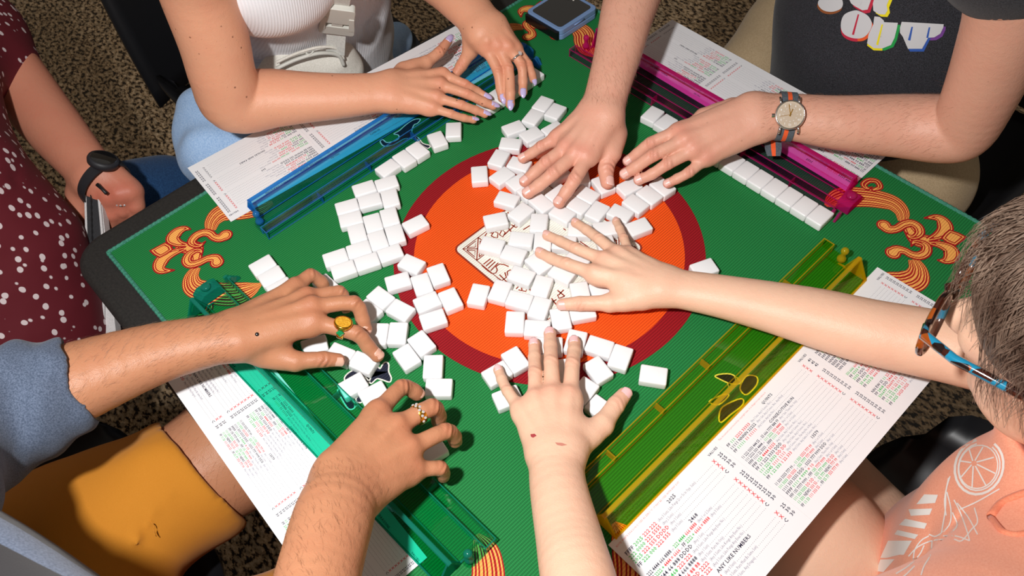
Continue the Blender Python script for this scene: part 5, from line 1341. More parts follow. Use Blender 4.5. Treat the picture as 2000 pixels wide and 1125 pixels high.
for k, t_ in enumerate((.02, .18, .34, .52, .75)):
    c = s0 * (1 - t_) + a_[3] * t_; sd.det.append(Prim(c + (0, 0, .004), c + un(a_[3] - s0) * .002, FULL.r(s0, 92) * (1.03 + .03 * (k % 2)), FULL.r(s0, 92) * 1.0))
axs = un(a_[3] - s0); sd.cut = [(Prim(s0 - axs * .09, s0 - axs * .058, .06, .058), .004)]
sd.disp = folds(.0065, 130, [axs, axs + np.array([.2, .3, 0]), axs + np.array([-.3, .1, .3])], 31)
cloth(sd, .0035, 'sweater_sleeve', HEATH, bman)
sd = SDF(kcore=.05)
bq = BB[4]['arm']; br_ = BB[4]['armr']
sd.core = [Prim(bt_ + (-.01, -.04, -.18), bt_ + (-.01, -.05, .03), .130, .122), Prim(bt_ + (-.01, -.05, .03), (.165, -.70, .25), .122, .09), Prim(BA[4]['arm'][-1] - (0, .02, 0), BB[4]['arm'][-1], .075, .085), Prim(bq[3], bq[4], br_[3] * 1.14, br_[4] * 1.14), Prim(bq[4], bq[5], br_[4] * 1.14, br_[5] * 1.14)]
sd.disp = folds(.004, 40, [(.5, .5, 1), (-.6, .6, .8)], 33)
def mat_stripe():
    m = mat_fabric('striped_heather', srgb(78, 90, 112), srgb(110, 122, 144), weave=1300, fold=10, fold_d=.005)
    t = m.node_tree; b = t.nodes['Principled BSDF']; src = b.inputs['Base Color'].links[0].from_socket
    tc = N(t, 'ShaderNodeTexCoord'); sp = N(t, 'ShaderNodeSeparateXYZ'); t.links.new(tc.outputs['Object'], sp.inputs[0])
    mu = N(t, 'ShaderNodeMath', operation='MULTIPLY'); mu.inputs[1].default_value = 2 * math.pi / .046; t.links.new(sp.outputs[2], mu.inputs[0])
    si = N(t, 'ShaderNodeMath', operation='SINE'); t.links.new(mu.outputs[0], si.inputs[0]); gt = N(t, 'ShaderNodeMath', operation='GREATER_THAN'); gt.inputs[1].default_value = .1; t.links.new(si.outputs[0], gt.inputs[0])
    mx = N(t, 'ShaderNodeMix', data_type='RGBA'); t.links.new(gt.outputs[0], mx.inputs[0]); t.links.new(src, mx.inputs[6]); mx.inputs[7].default_value = srgb(44, 42, 44)
    t.links.new(mx.outputs[2], b.inputs['Base Color']); return m
cloth(sd, .006, 'striped_sweater', mat_stripe(), bman)
MUST = mat_fabric('mustard_cotton', srgb(202, 130, 38), srgb(208, 136, 44), weave=2600, fold=9, fold_d=.006, fold_s=.5)
sd = SDF(kcore=.035)
hipP = P(140, 1105, z=-.15); kneP = P(362, 942, z=-.155)
sd.core = [Prim(hipP, kneP, .098, .084), Prim(P(95, 1045, z=-.15), P(200, 985, z=-.15), .075, .070), Prim(hipP, bt_ + (.0, .03, -.22), .10, .11), Prim(bt_ + (.1, .03, -.22), (.11, -.50, -.20), .11, .10)]
kax = un(kneP - hipP); sd.cut = [(Prim(kneP + kax * .20, kneP + kax * .34, .198, .198), .003)]
for i in range(6):
    t_ = .25 + .12 * i; c = hipP * (1 - t_) + kneP * t_; sd.det.append(Prim(c + (-.03, .04, .072), c + (.045 + .008 * i, -.01, .070), .004, .002))
sd.disp = folds(.010, 52, [(.9, -.5, .3), (.7, .7, .2), (.2, 1, 0)], 35)
cloth(sd, .005, 'mustard_shorts', MUST, bman)

# ================================================================== woman in the dotted blouse (left edge)
X = Px(100, 260, .19556)
LA = build_arm(X,
    [([(800, 590, -62), (850, 720, -80), (820, 830, -100), (790, 900, -115)], 88), ([(700, 610, -60), (720, 760, -82), (700, 860, -105), (680, 920, -120)], 88),
     ([(590, 640, -62), (620, 800, -85), (610, 900, -105), (600, 960, -120)], 84), ([(500, 660, -66), (530, 800, -88), (530, 900, -108), (530, 960, -122)], 76)],
    ([(300, 600, -70), (290, 780, -88), (340, 880, -105), (400, 950, -115)], 92), (420, 400, -40, 215),
    [(158, 312, -36, 46), (112, 258, -24, 53), (66, 202, -6, 57), (22, 146, 20, 60), (-40, 76, 60, 66), (-110, 0, 110, 76)], h=.0022, wrink=0.0)
lt_ = np.array([-0.640, -0.560, 0.0])
st = SDF(kcore=.05); st.core = [Prim(lt_ + (0, 0, -.30), lt_ + (0, 0, .10), .12, .12)]
lwoman = make_person('person in a maroon white-dotted blouse with black smartwatch beside the table corner', SK_L, [LA[:4], blob_part(st, .01)])
def mat_dots():
    m, t, b = nt('maroon_dotted'); tc = N(t, 'ShaderNodeTexCoord')
    nz = N(t, 'ShaderNodeTexNoise'); nz.inputs['Scale'].default_value = 30; t.links.new(tc.outputs['Object'], nz.inputs['Vector'])
    mpn = N(t, 'ShaderNodeVectorMath', operation='MULTIPLY_ADD'); mpn.inputs[1].default_value = (.006, .006, .006)
    t.links.new(nz.outputs['Color'], mpn.inputs[0]); t.links.new(tc.outputs['Object'], mpn.inputs[2])
    mp = N(t, 'ShaderNodeMapping'); mp.inputs['Scale'].default_value = (1, 1, .75); t.links.new(mpn.outputs[0], mp.inputs[0])
    vo = N(t, 'ShaderNodeTexVoronoi'); vo.inputs['Scale'].default_value = 74; vo.inputs['Randomness'].default_value = .85
    t.links.new(mp.outputs[0], vo.inputs['Vector'])
    t.links.new(ramp(t, vo.outputs['Distance'], [(.25, srgb(222, 206, 208)), (.29, srgb(98, 12, 28))]), b.inputs['Base Color'])
    n3 = N(t, 'ShaderNodeTexNoise'); n3.inputs['Scale'].default_value = 11; t.links.new(tc.outputs['Object'], n3.inputs['Vector'])
    b2 = N(t, 'ShaderNodeBump'); b2.inputs['Strength'].default_value = .6; b2.inputs['Distance'].default_value = .008; t.links.new(n3.outputs[0], b2.inputs['Height']); t.links.new(b2.outputs[0], b.inputs['Normal'])
    b.inputs['Roughness'].default_value = .8; return m
sd = SDF(kcore=.06)
sd.core = [Prim(P(40, 650, z=-.16), P(-30, 500, z=-.06), .105, .115), Prim(P(-30, 500, z=-.06), P(-140, 405, z=.02), .115, .140), Prim(P(40, 650, z=-.16), P(40, 650, z=-.45), .105, .16), Prim(P(120, 540, z=-.24), P(110, 660, z=-.30), .035, .07),
           Prim(P(14, 138, z=.022), P(-50, 66, z=.056), .049, .056), Prim(P(-50, 66, z=.056), P(-160, 190, z=.10), .056, .09)]
sd.disp = folds(.005, 40, [(.9, .5, .1), (.7, -.7, .1), (1, 0, 0)], 41)
cloth(sd, .006, 'dotted_blouse', mat_dots(), lwoman)
sd = SDF(kcore=.04); JEAN_D = mat_fabric('dark_denim', srgb(28, 62, 104), srgb(44, 84, 130), weave=900)
sd.core = [Prim(lt_ + (0, 0, -.32), P(270, 420, z=-.22), .12, .085), Prim(P(270, 420, z=-.22), P(330, 390, z=-.24), .085, .07), Prim(P(330, 390, z=-.24), P(340, 390, z=-.68), .065, .05)]
cloth(sd, .008, 'blue_jeans', JEAN_D, lwoman)
# ------------------------------------------------------------------ things worn and held, chairs, prints
def bvh_of(o):
    me = o.data; co_ = np.empty(len(me.vertices) * 3, np.float32); me.vertices.foreach_get('co', co_)
    lo_ = np.empty(len(me.loops), np.int32); me.loops.foreach_get('vertex_index', lo_)
    return BVHTree.FromPolygons(co_.reshape(-1, 3).tolist(), lo_.reshape(-1, 4).tolist())
def ray_px(bv, px, py):
    D = P(px, py, d=1.0) - CAM; D = un(D); h = bv.ray_cast(Vector(CAM), Vector(D))
    return (np.array(h[0]), np.array(h[1])) if h[0] is not None else (None, None)
def frame_from(n, hint):
    n = un(n); x = un(np.asarray(hint, float) - n * (np.asarray(hint, float) @ n)); y = np.cross(n, x); return np.stack([x, y, n], 1)

# rings ------------------------------------------------------------
def ring_at(name, label, info, fi, seg, t, mt, wdt, thick=.0014, fat=1.0):
    w_, rs = info['fing'][fi]; a, b = w_[seg], w_[seg + 1]
    c = a * (1 - t) + b * t; r = rs[seg] * (1 - t) + rs[seg + 1] * t; ax = un(b - a); u = un(info['up'] - ax * (info['up'] @ ax)); s = np.cross(ax, u)
    root = empty(name, tuple(c)); tag(root, label, 'ring')
    m_ = MB(); V = []; n = 28; prof = [(-.5, .03), (-.42, .75), (0, 1), (.42, .75), (.5, .03)]
    rr = r * 1.0 * fat
    for k in range(n):
        an = 2 * math.pi * k / n; d_ = math.cos(an) * u + math.sin(an) * s
        for (pw, ph_) in prof: V.append(ax * pw * wdt + d_ * (rr + thick * ph_))
        V.append(ax * .5 * wdt + d_ * (rr - .0006)); V.append(-ax * .5 * wdt + d_ * (rr - .0006))
    q = 7; F = [(k * q + j, k * q + (j + 1) % q, ((k + 1) % n) * q + (j + 1) % q, ((k + 1) % n) * q + j) for k in range(n) for j in range(q)]
    m_.add(V, F); m_.build('band', mt, root, smooth=True)
    return root, c, r * fat, ax, u, s
bi = BA[4]
rt, c, r, ax, u, s = ring_at('signet_ring', 'gold coin signet ring with green stone on the upper left hand', bi, 0, 0, .66, GOLD, .0075)
Fr = frame_from(un(u * .9 + s * (-.1)), ax)
m_ = MB(); m_.lathe([(.0098, -.003), (.0102, -.0005), (.0100, .0014), (.0088, .0016)], (0, 0, 0), 24); m_.build('bezel', GOLD, rt, smooth=True, xf=(Fr, u * (r + .0022)))
COIN = noise_var('coin_relief', srgb(215, 150, 30), srgb(240, 185, 60), 300, rough=.3, bump=.9, bscale=420, dist=.0012)
m_ = MB(); m_.lathe([(.0088, .0), (.0088, .0010), (.0080, .0013), (.0002, .0014)], (0, 0, .0005), 24); m_.build('coin', COIN, rt, xf=(Fr, u * (r + .0022)))
sg = s if (s @ (CAM - c)) > 0 else -s
m_ = MB(); m_.lathe([(.0046, 0), (.0044, .0018), (.0028, .0028), (.0002, .0030)], (0, 0, 0), 4)
m_.build('green_stone', EMERALD, rt, xf=(frame_from(un(sg * .9 + u * .35), ax + .2 * u), sg * (r * .85 + .001) + u * r * .50))
bi = BB[4]
rt, c, r, ax, u, s = ring_at('jewelled_ring', 'wide gold ring set with small stones on the lower ringed hand', bi, 1, 0, .62, GOLD, .0085)
for k in range(-4, 5):
    an = k * .30; d_ = math.cos(an) * u + math.sin(an) * s
    m_ = MB(); m_.lathe([(.0015, 0), (.0014, .0008), (.0006, .0013)], (0, 0, 0), 8); m_.build('stone', GEM, rt, xf=(frame_from(d_, ax), d_ * (r + .0012) + ax * .0012 * (1 if k % 2 else -1)))
wi = WB[4]
rt, c, r, ax, u, s = ring_at('diamond_ring', 'thin silver ring with a round diamond on the lavender-nailed hand', wi, 2, 0, .60, SILVER, .0032, thick=.001)
d_ = un(u + .45 * s * (1 if s @ np.array([.6, .7, 0]) > 0 else -1))
m_ = MB(); m_.lathe([(.0004, -.003), (.0032, 0), (.0034, .0007), (.0020, .0018), (.0002, .0018)], (0, 0, .0030), 10); m_.build('diamond', GEM, rt, xf=(frame_from(d_, ax), d_ * (r + .0008)))
m_ = MB(); [m_.tube([(0, 0, -.0005), (.0031 * math.cos(a), .0031 * math.sin(a), .0036)], .0003, 5) for a in (.8, 2.4, 3.9, 5.5)]; m_.build('prongs', SILVER, rt, xf=(frame_from(d_, ax), d_ * (r + .0008)))
rt, c, r, ax, u, s = ring_at('silver_ring', 'silver stone-set ring on the hand beside the table corner', LA[4], 1, 0, .45, SILVER, .006)
for k in range(-3, 4):
    an = k * .34; d_ = math.cos(an) * u + math.sin(an) * s
    m_ = MB(); m_.lathe([(.0017, 0), (.0015, .0009), (.0006, .0014)], (0, 0, 0), 8); m_.build('stone', GEM, rt, xf=(frame_from(d_, ax), d_ * (r + .0012)))

# watches ----------------------------------------------------------
def strap_loop(bv, c, ax, u, off=.0012, n=56):
    s = np.cross(ax, u); out = []
    for k in range(n):
        an = 2 * math.pi * k / n; d_ = math.cos(an) * u + math.sin(an) * s
        h = bv.ray_cast(Vector(c), Vector(d_)); rr = h[3] if h[0] is not None and h[3] < .08 else .03
        out.append((d_, rr + off))
    rr = np.array([q[1] for q in out]);
    for _ in range(3): rr = (rr + np.roll(rr, 1) + np.roll(rr, -1)) / 3
    return [(q[0], r_) for q, r_ in zip(out, rr)]
def strap_strip(lp, c, ax, w0, w1, th=.0011):
    V = []; n = len(lp)
    for d_, r_ in lp:
        for w_, o_ in ((w0, 0), (w1, 0), (w1, th), (w0, th)): V.append(ax * w_ + d_ * (r_ + o_))
    F = [(k * 4 + j, k * 4 + (j + 1) % 4, ((k + 1) % n) * 4 + (j + 1) % 4, ((k + 1) % n) * 4 + j) for k in range(n) for j in range(4)]
    return V, F
bv_man = bvh_of(man)
inf = MB_[4]; hit, nn = ray_px(bv_man, 1541, 226)
ax = un(inf['arm'][1] - inf['wrist']); c0 = inf['wrist'] + ax * ((hit - inf['wrist']) @ ax); uu = un((hit - c0) - ax * ((hit - c0) @ ax))
wroot = empty('wristwatch', tuple(c0)); tag(wroot, 'steel wristwatch with taupe dial on a grey and orange striped strap', 'watch')
lp = strap_loop(bv_man, c0, ax, uu)
STG = noise_var('strap_grey', srgb(72, 80, 88), srgb(98, 106, 114), 600, rough=.85, bump=.5, bscale=1500, dist=.0004); STO = plain('strap_orange', srgb(244, 96, 44), rough=.8)
for w0, w1, mt in ((-.0100, -.0026, STG), (-.0026, .0026, STO), (.0026, .0100, STG)):
    V, F = strap_strip(lp, c0, ax, w0, w1); mesh_obj('strap_stripe', np.array(V), F, mt, wroot, smooth=False)
wc = uu * (lp[0][1] + .0012)
nrm = un(uu * .75 + un(CAM - hit) * .25); wup = -ROT[:, 1]; wup = un(wup + (-ROT[:, 0]) * (.02)); Fr = frame_from(nrm, np.cross(wup, nrm))
if (Fr[:, 1] @ wup) < 0: Fr[:, 1] *= -1; Fr[:, 0] *= -1
m_ = MB(); m_.lathe([(.0150, -.0025), (.0178, .0), (.0184, .0035), (.0178, .0066), (.0168, .0080), (.0160, .0074), (.0158, .0060)], (0, 0, 0), 40, cap=False); case = m_.build('case', SILVER, wroot, smooth=True, xf=(Fr, wc))
DIALM = plain('watch_dial', srgb(190, 172, 150), rough=.35, coat=.6); WHT = plain('watch_white', (.85, .85, .83, 1), rough=.5)
m_ = MB(); m_.lathe([(.0160, .0062), (.0002, .0064)], (0, 0, 0), 40); dial = m_.build('dial', DIALM, case, xf=(Fr, wc))
nm = MB()
for k in range(1, 13):
    an = math.pi / 2 - k * math.pi / 6
    text_into(nm, str(k), .0122 * math.cos(an), .0122 * math.sin(an) - .0013, .0037, True, .9, z=.0067, align='c')
    text_into(nm, str(k + 12), .0082 * math.cos(an), .0082 * math.sin(an) - .0006, .0016, True, .9, z=.0067, align='c')
for k in range(60):
    an = k * math.pi / 30; l0_ = .0146 if k % 5 else .0143; cs, sn = math.cos(an), math.sin(an); t2 = .00012
    nm.add([(l0_ * cs - t2 * sn, l0_ * sn + t2 * cs, .0067), (l0_ * cs + t2 * sn, l0_ * sn - t2 * cs, .0067), (.0152 * cs + t2 * sn, .0152 * sn - t2 * cs, .0067), (.0152 * cs - t2 * sn, .0152 * sn + t2 * cs, .0067)], [(0, 1, 2, 3)])
o = nm.build('numerals', WHT, dial, xf=(Fr, wc)); o['kind'] = 'stuff'
for nm_, an, ln, wd in (('hour_hand', math.radians(-112), .0075, .0010), ('minute_hand', math.radians(-82), .0125, .0008), ('second_hand', math.radians(8), .0120, .0004)):
    m_ = MB(); m_.box(-.002, ln, -wd / 2, wd / 2, .0070, .0073); R3 = np.array([[math.cos(an), -math.sin(an), 0], [math.sin(an), math.cos(an), 0], [0, 0, 1]])
    m_.build(nm_, GOLD, dial, xf=(Fr @ R3, wc))
m_ = MB(); m_.tube([(.0178, 0, .003), (.0212, 0, .003)], .0024, 12); m_.build('crown', SILVER, case, smooth=False, xf=(Fr, wc))
for sy in (1, -1):
    for sx in (1, -1):
        m_ = MB(); m_.tube([(sx * .0105, sy * .0140, .003), (sx * .0112, sy * .0200, .0), (sx * .0112, sy * .0222, -.003)], .0014, 8); m_.build('lug', SILVER, case, smooth=True, xf=(Fr, wc))
# loose strap end hanging below the wrist
tp = [P(1509, 272, z=.040), P(1510, 290, z=.036), P(1511, 305, z=.031)]
sd_ = ROT[:, 0]
for w0, w1, mt in ((-.0108, -.0030, STG), (-.0030, .0030, STO), (.0030, .0108, STG)):
    V = []; F = []
    for i, q in enumerate(tp):
        k = 1.0 if i < 2 else .78
        for w_, o_ in ((w0, 0), (w1, 0), (w1, .0012), (w0, .0012)): V.append(q + sd_ * w_ * k + ROT[:, 2] * o_ - c0)
    for i in range(2): F += [(i * 4 + j, i * 4 + (j + 1) % 4, (i + 1) * 4 + (j + 1) % 4, (i + 1) * 4 + j) for j in range(4)]
    F += [(3, 2, 1, 0), (8, 9, 10, 11)]
    mesh_obj('strap_end', np.array(V), F, mt, wroot)

bv_lw = bvh_of(lwoman); inf = LA[4]; hit, nn = ray_px(bv_lw, 200, 322)
if hit is None: hit = inf['wrist'] + np.array([0, 0, .03])
ax = un(inf['arm'][0] - inf['wrist']); c0 = inf['wrist'] + ax * ((hit - inf['wrist']) @ ax); uu = un((hit - c0) - ax * ((hit - c0) @ ax))
sw = empty('smartwatch', tuple(c0)); tag(sw, 'black smartwatch with rubber band on the wrist at the left edge', 'watch')
lp = strap_loop(bv_lw, c0, ax, uu); V, F = strap_strip(lp, c0, ax, -.0115, .0115, .002)
RUB = plain('black_rubber', (.022, .022, .026, 1), rough=.55)
mesh_obj('band', np.array(V), F, RUB, sw, smooth=False)
Fr = frame_from(uu, ax); wc = uu * (lp[0][1] + .002)
m_ = MB(); m_.lathe([(.017, -.003), (.0205, 0), (.0212, .005), (.020, .0085), (.0186, .0094)], (0, 0, 0), 36); cs_ = m_.build('case', RUB, sw, smooth=True, xf=(Fr, wc))
m_ = MB(); m_.lathe([(.0188, .0090), (.016, .0098), (.0002, .0100)], (0, 0, 0), 36); m_.build('screen', GLASS, cs_, smooth=True, xf=(Fr, wc))
m_ = MB(); m_.tube([(.0205, .004, .004), (.0225, .004, .004)], .0022, 8); m_.build('button', BLACK, cs_, xf=(Fr, wc))

# eyeglasses --------------------------------------------------------
def mat_tortoise():
    m, t, b = nt('tortoiseshell'); tc = N(t, 'ShaderNodeTexCoord')
    v = N(t, 'ShaderNodeTexVoronoi'); v.inputs['Scale'].default_value = 95; t.links.new(tc.outputs['Object'], v.inputs['Vector'])
    sp = N(t, 'ShaderNodeSeparateColor'); t.links.new(v.outputs['Color'], sp.inputs[0])
    r_ = t.nodes.new('ShaderNodeValToRGB'); r_.color_ramp.interpolation = 'CONSTANT'; el = r_.color_ramp.elements
    for p_, c_ in ((0, srgb(28, 12, 10)), (.33, srgb(150, 70, 16)), (.55, srgb(58, 22, 12)), (.80, srgb(24, 130, 165))):
        e = el[0] if p_ == 0 else el.new(p_); e.position = p_; e.color = c_
    el.remove(el[-1]) if len(el) > 4 else None
    t.links.new(sp.outputs[0], r_.inputs[0]); t.links.new(r_.outputs[0], b.inputs['Base Color']); b.inputs['Roughness'].default_value = .12; b.inputs['Coat Weight'].default_value = .8
    return m
TORT = mat_tortoise(); LENS = mat_acrylic('lens_glass', (.97, .97, .97))
eg = empty('eyeglasses', tuple(HC)); tag(eg, 'tortoiseshell eyeglasses with blue flecks on the face at the right edge', 'glasses')
for s in (1, -1):
    lpz = [Fw * (.112 - .012 * abs(math.cos(a)) * 0) + Lf * (s * .0335 + .0275 * math.cos(a)) + Up * (.002 + .0225 * math.sin(a) * (1.0 if math.sin(a) > 0 else 1.05)) for a in np.linspace(0, 2 * math.pi, 33)[:-1]]
    m_ = MB(); m_.tube(lpz, .0030, 8, closed=True); rim = m_.build('rim', TORT, eg, smooth=True)
    m_ = MB(); m_.add(lpz, [tuple(range(32))]); m_.add([q - Fw * .0015 for q in lpz], [tuple(range(31, -1, -1))]); m_.build('lens', LENS, rim)
    m_ = MB(); m_.tube([Fw * .112 + Lf * s * .054 + Up * .020, Fw * .110 + Lf * s * .066 + Up * .022, Fw * .085 + Lf * s * .076 + Up * .021, Fw * .03 + Lf * s * .083 + Up * .018, Fw * -.012 + Lf * s * .085 + Up * .014, Fw * -.035 + Lf * s * .085 + Up * -.014], [.0034, .0042, .0040, .0036, .0034, .0036], 8); m_.build('temple', TORT, eg, smooth=True)
m_ = MB(); m_.tube([Fw * .112 + Lf * .0075 + Up * .008, Fw * .116 + Up * .011, Fw * .112 - Lf * .0075 + Up * .008], .0028, 8); m_.build('bridge', TORT, eg, smooth=True)

# crossbody bag -----------------------------------------------------
BAG = mat_fabric('bag_canvas', srgb(214, 211, 200), srgb(230, 227, 218), weave=900, fold=16, fold_d=.004); BAGP = plain('bag_plastic', srgb(206, 206, 198), rough=.45)
bag = empty('crossbody_bag', tuple(P(612, 118, x=-.505))); tag(bag, 'pale grey crossbody pouch with buckled strap in front of the tank top', 'bag'); bo = np.array(bag.location)
sd = SDF(kcore=.012)
A = lambda x, y, xx: P(x, y, x=xx) - bo
sd.core = [Prim(A(560, 128, -.515), A(655, 118, -.495), .030, .034), Prim(A(545, 150, -.52), A(668, 150, -.49), .030, .034), Prim(A(655, 118, -.495), A(672, 132, -.49), .030, .028), Prim(A(470, 230, -.50), A(545, 150, -.52), .016, .028)]
sd.disp = folds(.0018, 110, [(.3, .8, .5), (.5, -.5, .8)], 51)
cloth(sd, .0035, 'pouch', BAG, bag)
for dy, nm_ in ((0, 'zipper'), (12, 'piping')):
    m_ = MB(); m_.tube([q for q in spline([A(540, 134 - dy, -.485), A(580, 116 - dy, -.475), A(625, 104 - dy, -.462), A(660, 108 - dy, -.458), A(672, 128 - dy, -.458)], 6)], .0022 if dy else .0030, 6); m_.build(nm_, BAG if dy else BAGP, bag, smooth=True)
m_ = MB(); m_.tube(spline([A(598, 104, -.47), A(604, 97, -.468), A(612, 99, -.466), A(606, 106, -.466)], 5, closed=True), .0014, 6, closed=True); m_.build('zip_pull', BAGP, bag, smooth=True)
tank = [c for c in woman.children if c.name.startswith('tank_top')][0]; bvt = bvh_of(tank)
def on_tank(px, py, lift):
    h, n_ = ray_px(bvt, px, py)
    if h is None: h = P(px, py, x=-.53); n_ = np.array([1.0, 0, 0])
    return h + n_ * lift - bo
STRAP = mat_fabric('strap_webbing', srgb(196, 196, 190), srgb(216, 216, 210), weave=800)
V = []; F = []
top = [(on_tank(x, y, .007), x) for x, y in ((662, -70), (659, -40), (655, -12), (652, 12), (651, 30))]
low = P(655, 104, x=-.462) - bo; cl = [q for q, _ in top] + [top[-1][0] * .5 + low * .5, low]
camr = ROT[:, 0]
for i, q in enumerate(cl):
    t_ = un(cl[min(i + 1, len(cl) - 1)] - cl[max(i - 1, 0)]); rr_ = un(camr - t_ * (camr @ t_)); nn_ = np.cross(rr_, t_); nn_ = nn_ if nn_ @ (CAM - bo - q) > 0 else -nn_
    for sx in (-.0135, .0135): V.append(q + rr_ * sx); V.append(q + rr_ * sx + nn_ * .002)
for i in range(len(cl) - 1):
    a = i * 4; b = a + 4; F += [(a + 1, a + 3, b + 3, b + 1), (a, b, b + 2, a + 2), (a, a + 1, b + 1, b), (a + 2, b + 2, b + 3, a + 3)]
mesh_obj('strap', np.array(V), F, STRAP, bag)
q = cl[3] * .6 + cl[4] * .4; up_ = un(cl[2] - cl[5]); rt_ = un(camr - up_ * (camr @ up_)); n3_ = np.cross(rt_, up_); Fr = np.stack([rt_, up_, n3_], 1)
q = q + n3_ * .008
m_ = MB(); m_.prism(rounded_rect(-.018, .018, -.004, .028, .004, 4), 'z', -.004, .0045); m_.build('buckle_socket', BAGP, bag, bevel=.0015, xf=(Fr * 1.25, q))
m_ = MB(); m_.prism(rounded_rect(-.0195, .0195, -.030, -.013, .004, 4), 'z', -.0035, .004); m_.prism([(-.0195, -.016), (-.013, -.016), (-.012, .010), (-.0175, .010)], 'z', -.0035, .0055); m_.prism([(.013, -.016), (.0195, -.016), (.0175, .010), (.012, .010)], 'z', -.0035, .0055); m_.prism(rounded_rect(-.006, .006, -.016, .0, .002, 3), 'z', -.003, .003); m_.build('buckle_clip', BAGP, bag, xf=(Fr * 1.25, q))

# zip pouch held by the woman at the left ---------------------------
zp0 = P(178, 358, z=-.040); zp1 = P(186, 654, z=-.170)
wl = empty('zip_pouch', tuple(zp0)); tag(wl, 'white fabric pouch with black zipper held below the table corner', 'pouch')
dn = un(zp1 - zp0); ln = np.linalg.norm(zp1 - zp0); rt_ = un(ROT[:, 0] - dn * (ROT[:, 0] @ dn)); nn_ = np.cross(rt_, dn); nn_ = nn_ if nn_ @ (CAM - zp0) > 0 else -nn_
PW_ = noise_var('pouch_canvas', srgb(200, 196, 196), srgb(225, 222, 222), 700, rough=.9, bump=.5, bscale=900, dist=.0005); ZIP = noise_var('zip_tape', (.012, .012, .014, 1), (.03, .03, .034, 1), 900, rough=.7, bump=.5, bscale=1500, dist=.0004)
def zq(a, b, c): return dn * a * ln + rt_ * b + nn_ * c
def slab(mm, L0, L1, b0, b1, b2, b3, c0_, c1_):
    v = [zq(L0, b0, c0_), zq(L0, b1, c0_), zq(L1, b3, c0_), zq(L1, b2, c0_), zq(L0, b0, c1_), zq(L0, b1, c1_), zq(L1, b3, c1_), zq(L1, b2, c1_)]
    return mm.add(v, [(0, 3, 2, 1), (4, 5, 6, 7), (0, 1, 5, 4), (1, 2, 6, 5), (2, 3, 7, 6), (3, 0, 4, 7)])
m_ = slab(MB(), .01, 1, .004, .012, .004, .030, -.016, -.001); m_.build('pouch_body', PW_, wl)
m_ = slab(MB(), 0, .5, -.008, .010, -.008, .016, -.001, .002); slab(m_, .5, 1, -.008, .016, -.010, .010, -.001, .002); m_.build('zipper_tape', ZIP, wl)
for b0, b1 in ((-.008, -.010), (.010, .012)):
    m_ = MB(); m_.tube(spline([zq(0, b0, .001), zq(.5, b0 + (.006 if b0 > 0 else 0), .001), zq(1, b1, .001)], 6), .0022, 6); m_.build('piping', PW_, wl, smooth=True)
m_ = MB(); m_.tube([zq(.02 + .02 * k, .001, .003) for k in range(48)], [.0016 if k % 2 else .0008 for k in range(48)], 6); m_.build('zipper_teeth', BLACK, wl)
m_ = MB(); a0 = P(190, 360, z=-.030) - zp0; a1 = P(208, 378, z=-.036) - zp0; m_.tube([a0, a0 * .5 + a1 * .5, a1], [.0030, .0022, .0026], 6); m_.build('zip_pull', BLACK, wl, smooth=True)

# chairs ------------------------------------------------------------
CHB = plain('chair_black', (.010, .010, .012, 1), rough=.38)
def chair_proto():
    root = empty('black_chair', (0, 0, 0))
    def patch(fn, nu, nv, th, nm_):
        V = []; 
        for side in (0, 1):
            for i in range(nu):
                for j in range(nv):
                    p_, n_ = fn(i / (nu - 1), j / (nv - 1)); V.append(np.asarray(p_) - np.asarray(n_) * th * side)
        F = []; q = nu * nv
        for i in range(nu - 1):
            for j in range(nv - 1):
                a = i * nv + j; F.append((a, a + nv, a + nv + 1, a + 1)); F.append((q + a, q + a + 1, q + a + nv + 1, q + a + nv))
        lo_ = [j for j in range(nv)] + [i * nv + nv - 1 for i in range(1, nu)] + [(nu - 1) * nv + j for j in range(nv - 2, -1, -1)] + [i * nv for i in range(nu - 2, 0, -1)]
        for a, b in zip(lo_, lo_[1:] + lo_[:1]): F.append((a, b, b + q, a + q))
        return mesh_obj(nm_, np.array(V), F, CHB, root, smooth=True)
    def seat(u, v):
        x = (u - .5) * .44; y = (v - .5) * .44; rr = max(abs(x), abs(y)) / .22
        k = 1 - .10 * (abs(2 * u - 1) ** 4) * (abs(2 * v - 1) ** 4) * 2
        return (x * k, y * k, .45 + .11 * (abs(2 * u - 1) ** 5) * (1 - .5 * abs(2 * v - 1) ** 6) + .01 * rr ** 3 - .01), (0, 0, 1)
    def back(u, v):
        x = (u - .5) * (.44 - .06 * v ** 2); a = (2 * u - 1)
        y = .22 + .10 * v + .05 * (1 - a * a) - .03; z = .455 + .42 * v - .03 * (abs(a) ** 4) * v
        return (x, y, z), (0, -1, .2)
    patch(seat, 15, 15, .014, 'seat'); patch(back, 15, 13, .014, 'backrest')
    for sx in (-1, 1):
        for sy in (-1, 1):
            m_ = MB(); m_.tube([(sx * .17, sy * .17, .44), (sx * .21, sy * .215, .001)], .0115, 10); m_.build('leg', CHB, root, smooth=True)
    return root
def copy_tree(o, parent=None):
    c = o.copy(); COL.objects.link(c); c.parent = parent
    for ch in list(o.children): copy_tree(ch, c)
    return c
ch0 = chair_proto()
CHS = [((-.80, .085), math.radians(90), 'black moulded chair behind the white tank top'), ((.13, .80), 0.0, 'black moulded chair under the khaki trousers'),
       ((.632, .085), math.radians(-90), 'black moulded chair under the bare thighs at lower right'), ((-.225, -.745), math.radians(180), 'black moulded chair behind the mustard shorts')]
for i, (xy, rz, lab) in enumerate(CHS):
    o = ch0 if i == 0 else copy_tree(ch0)
    o.location = (xy[0], xy[1], -.74); o.rotation_euler = (0, 0, rz); tag(o, lab, 'chair', 'black chairs around the card table')

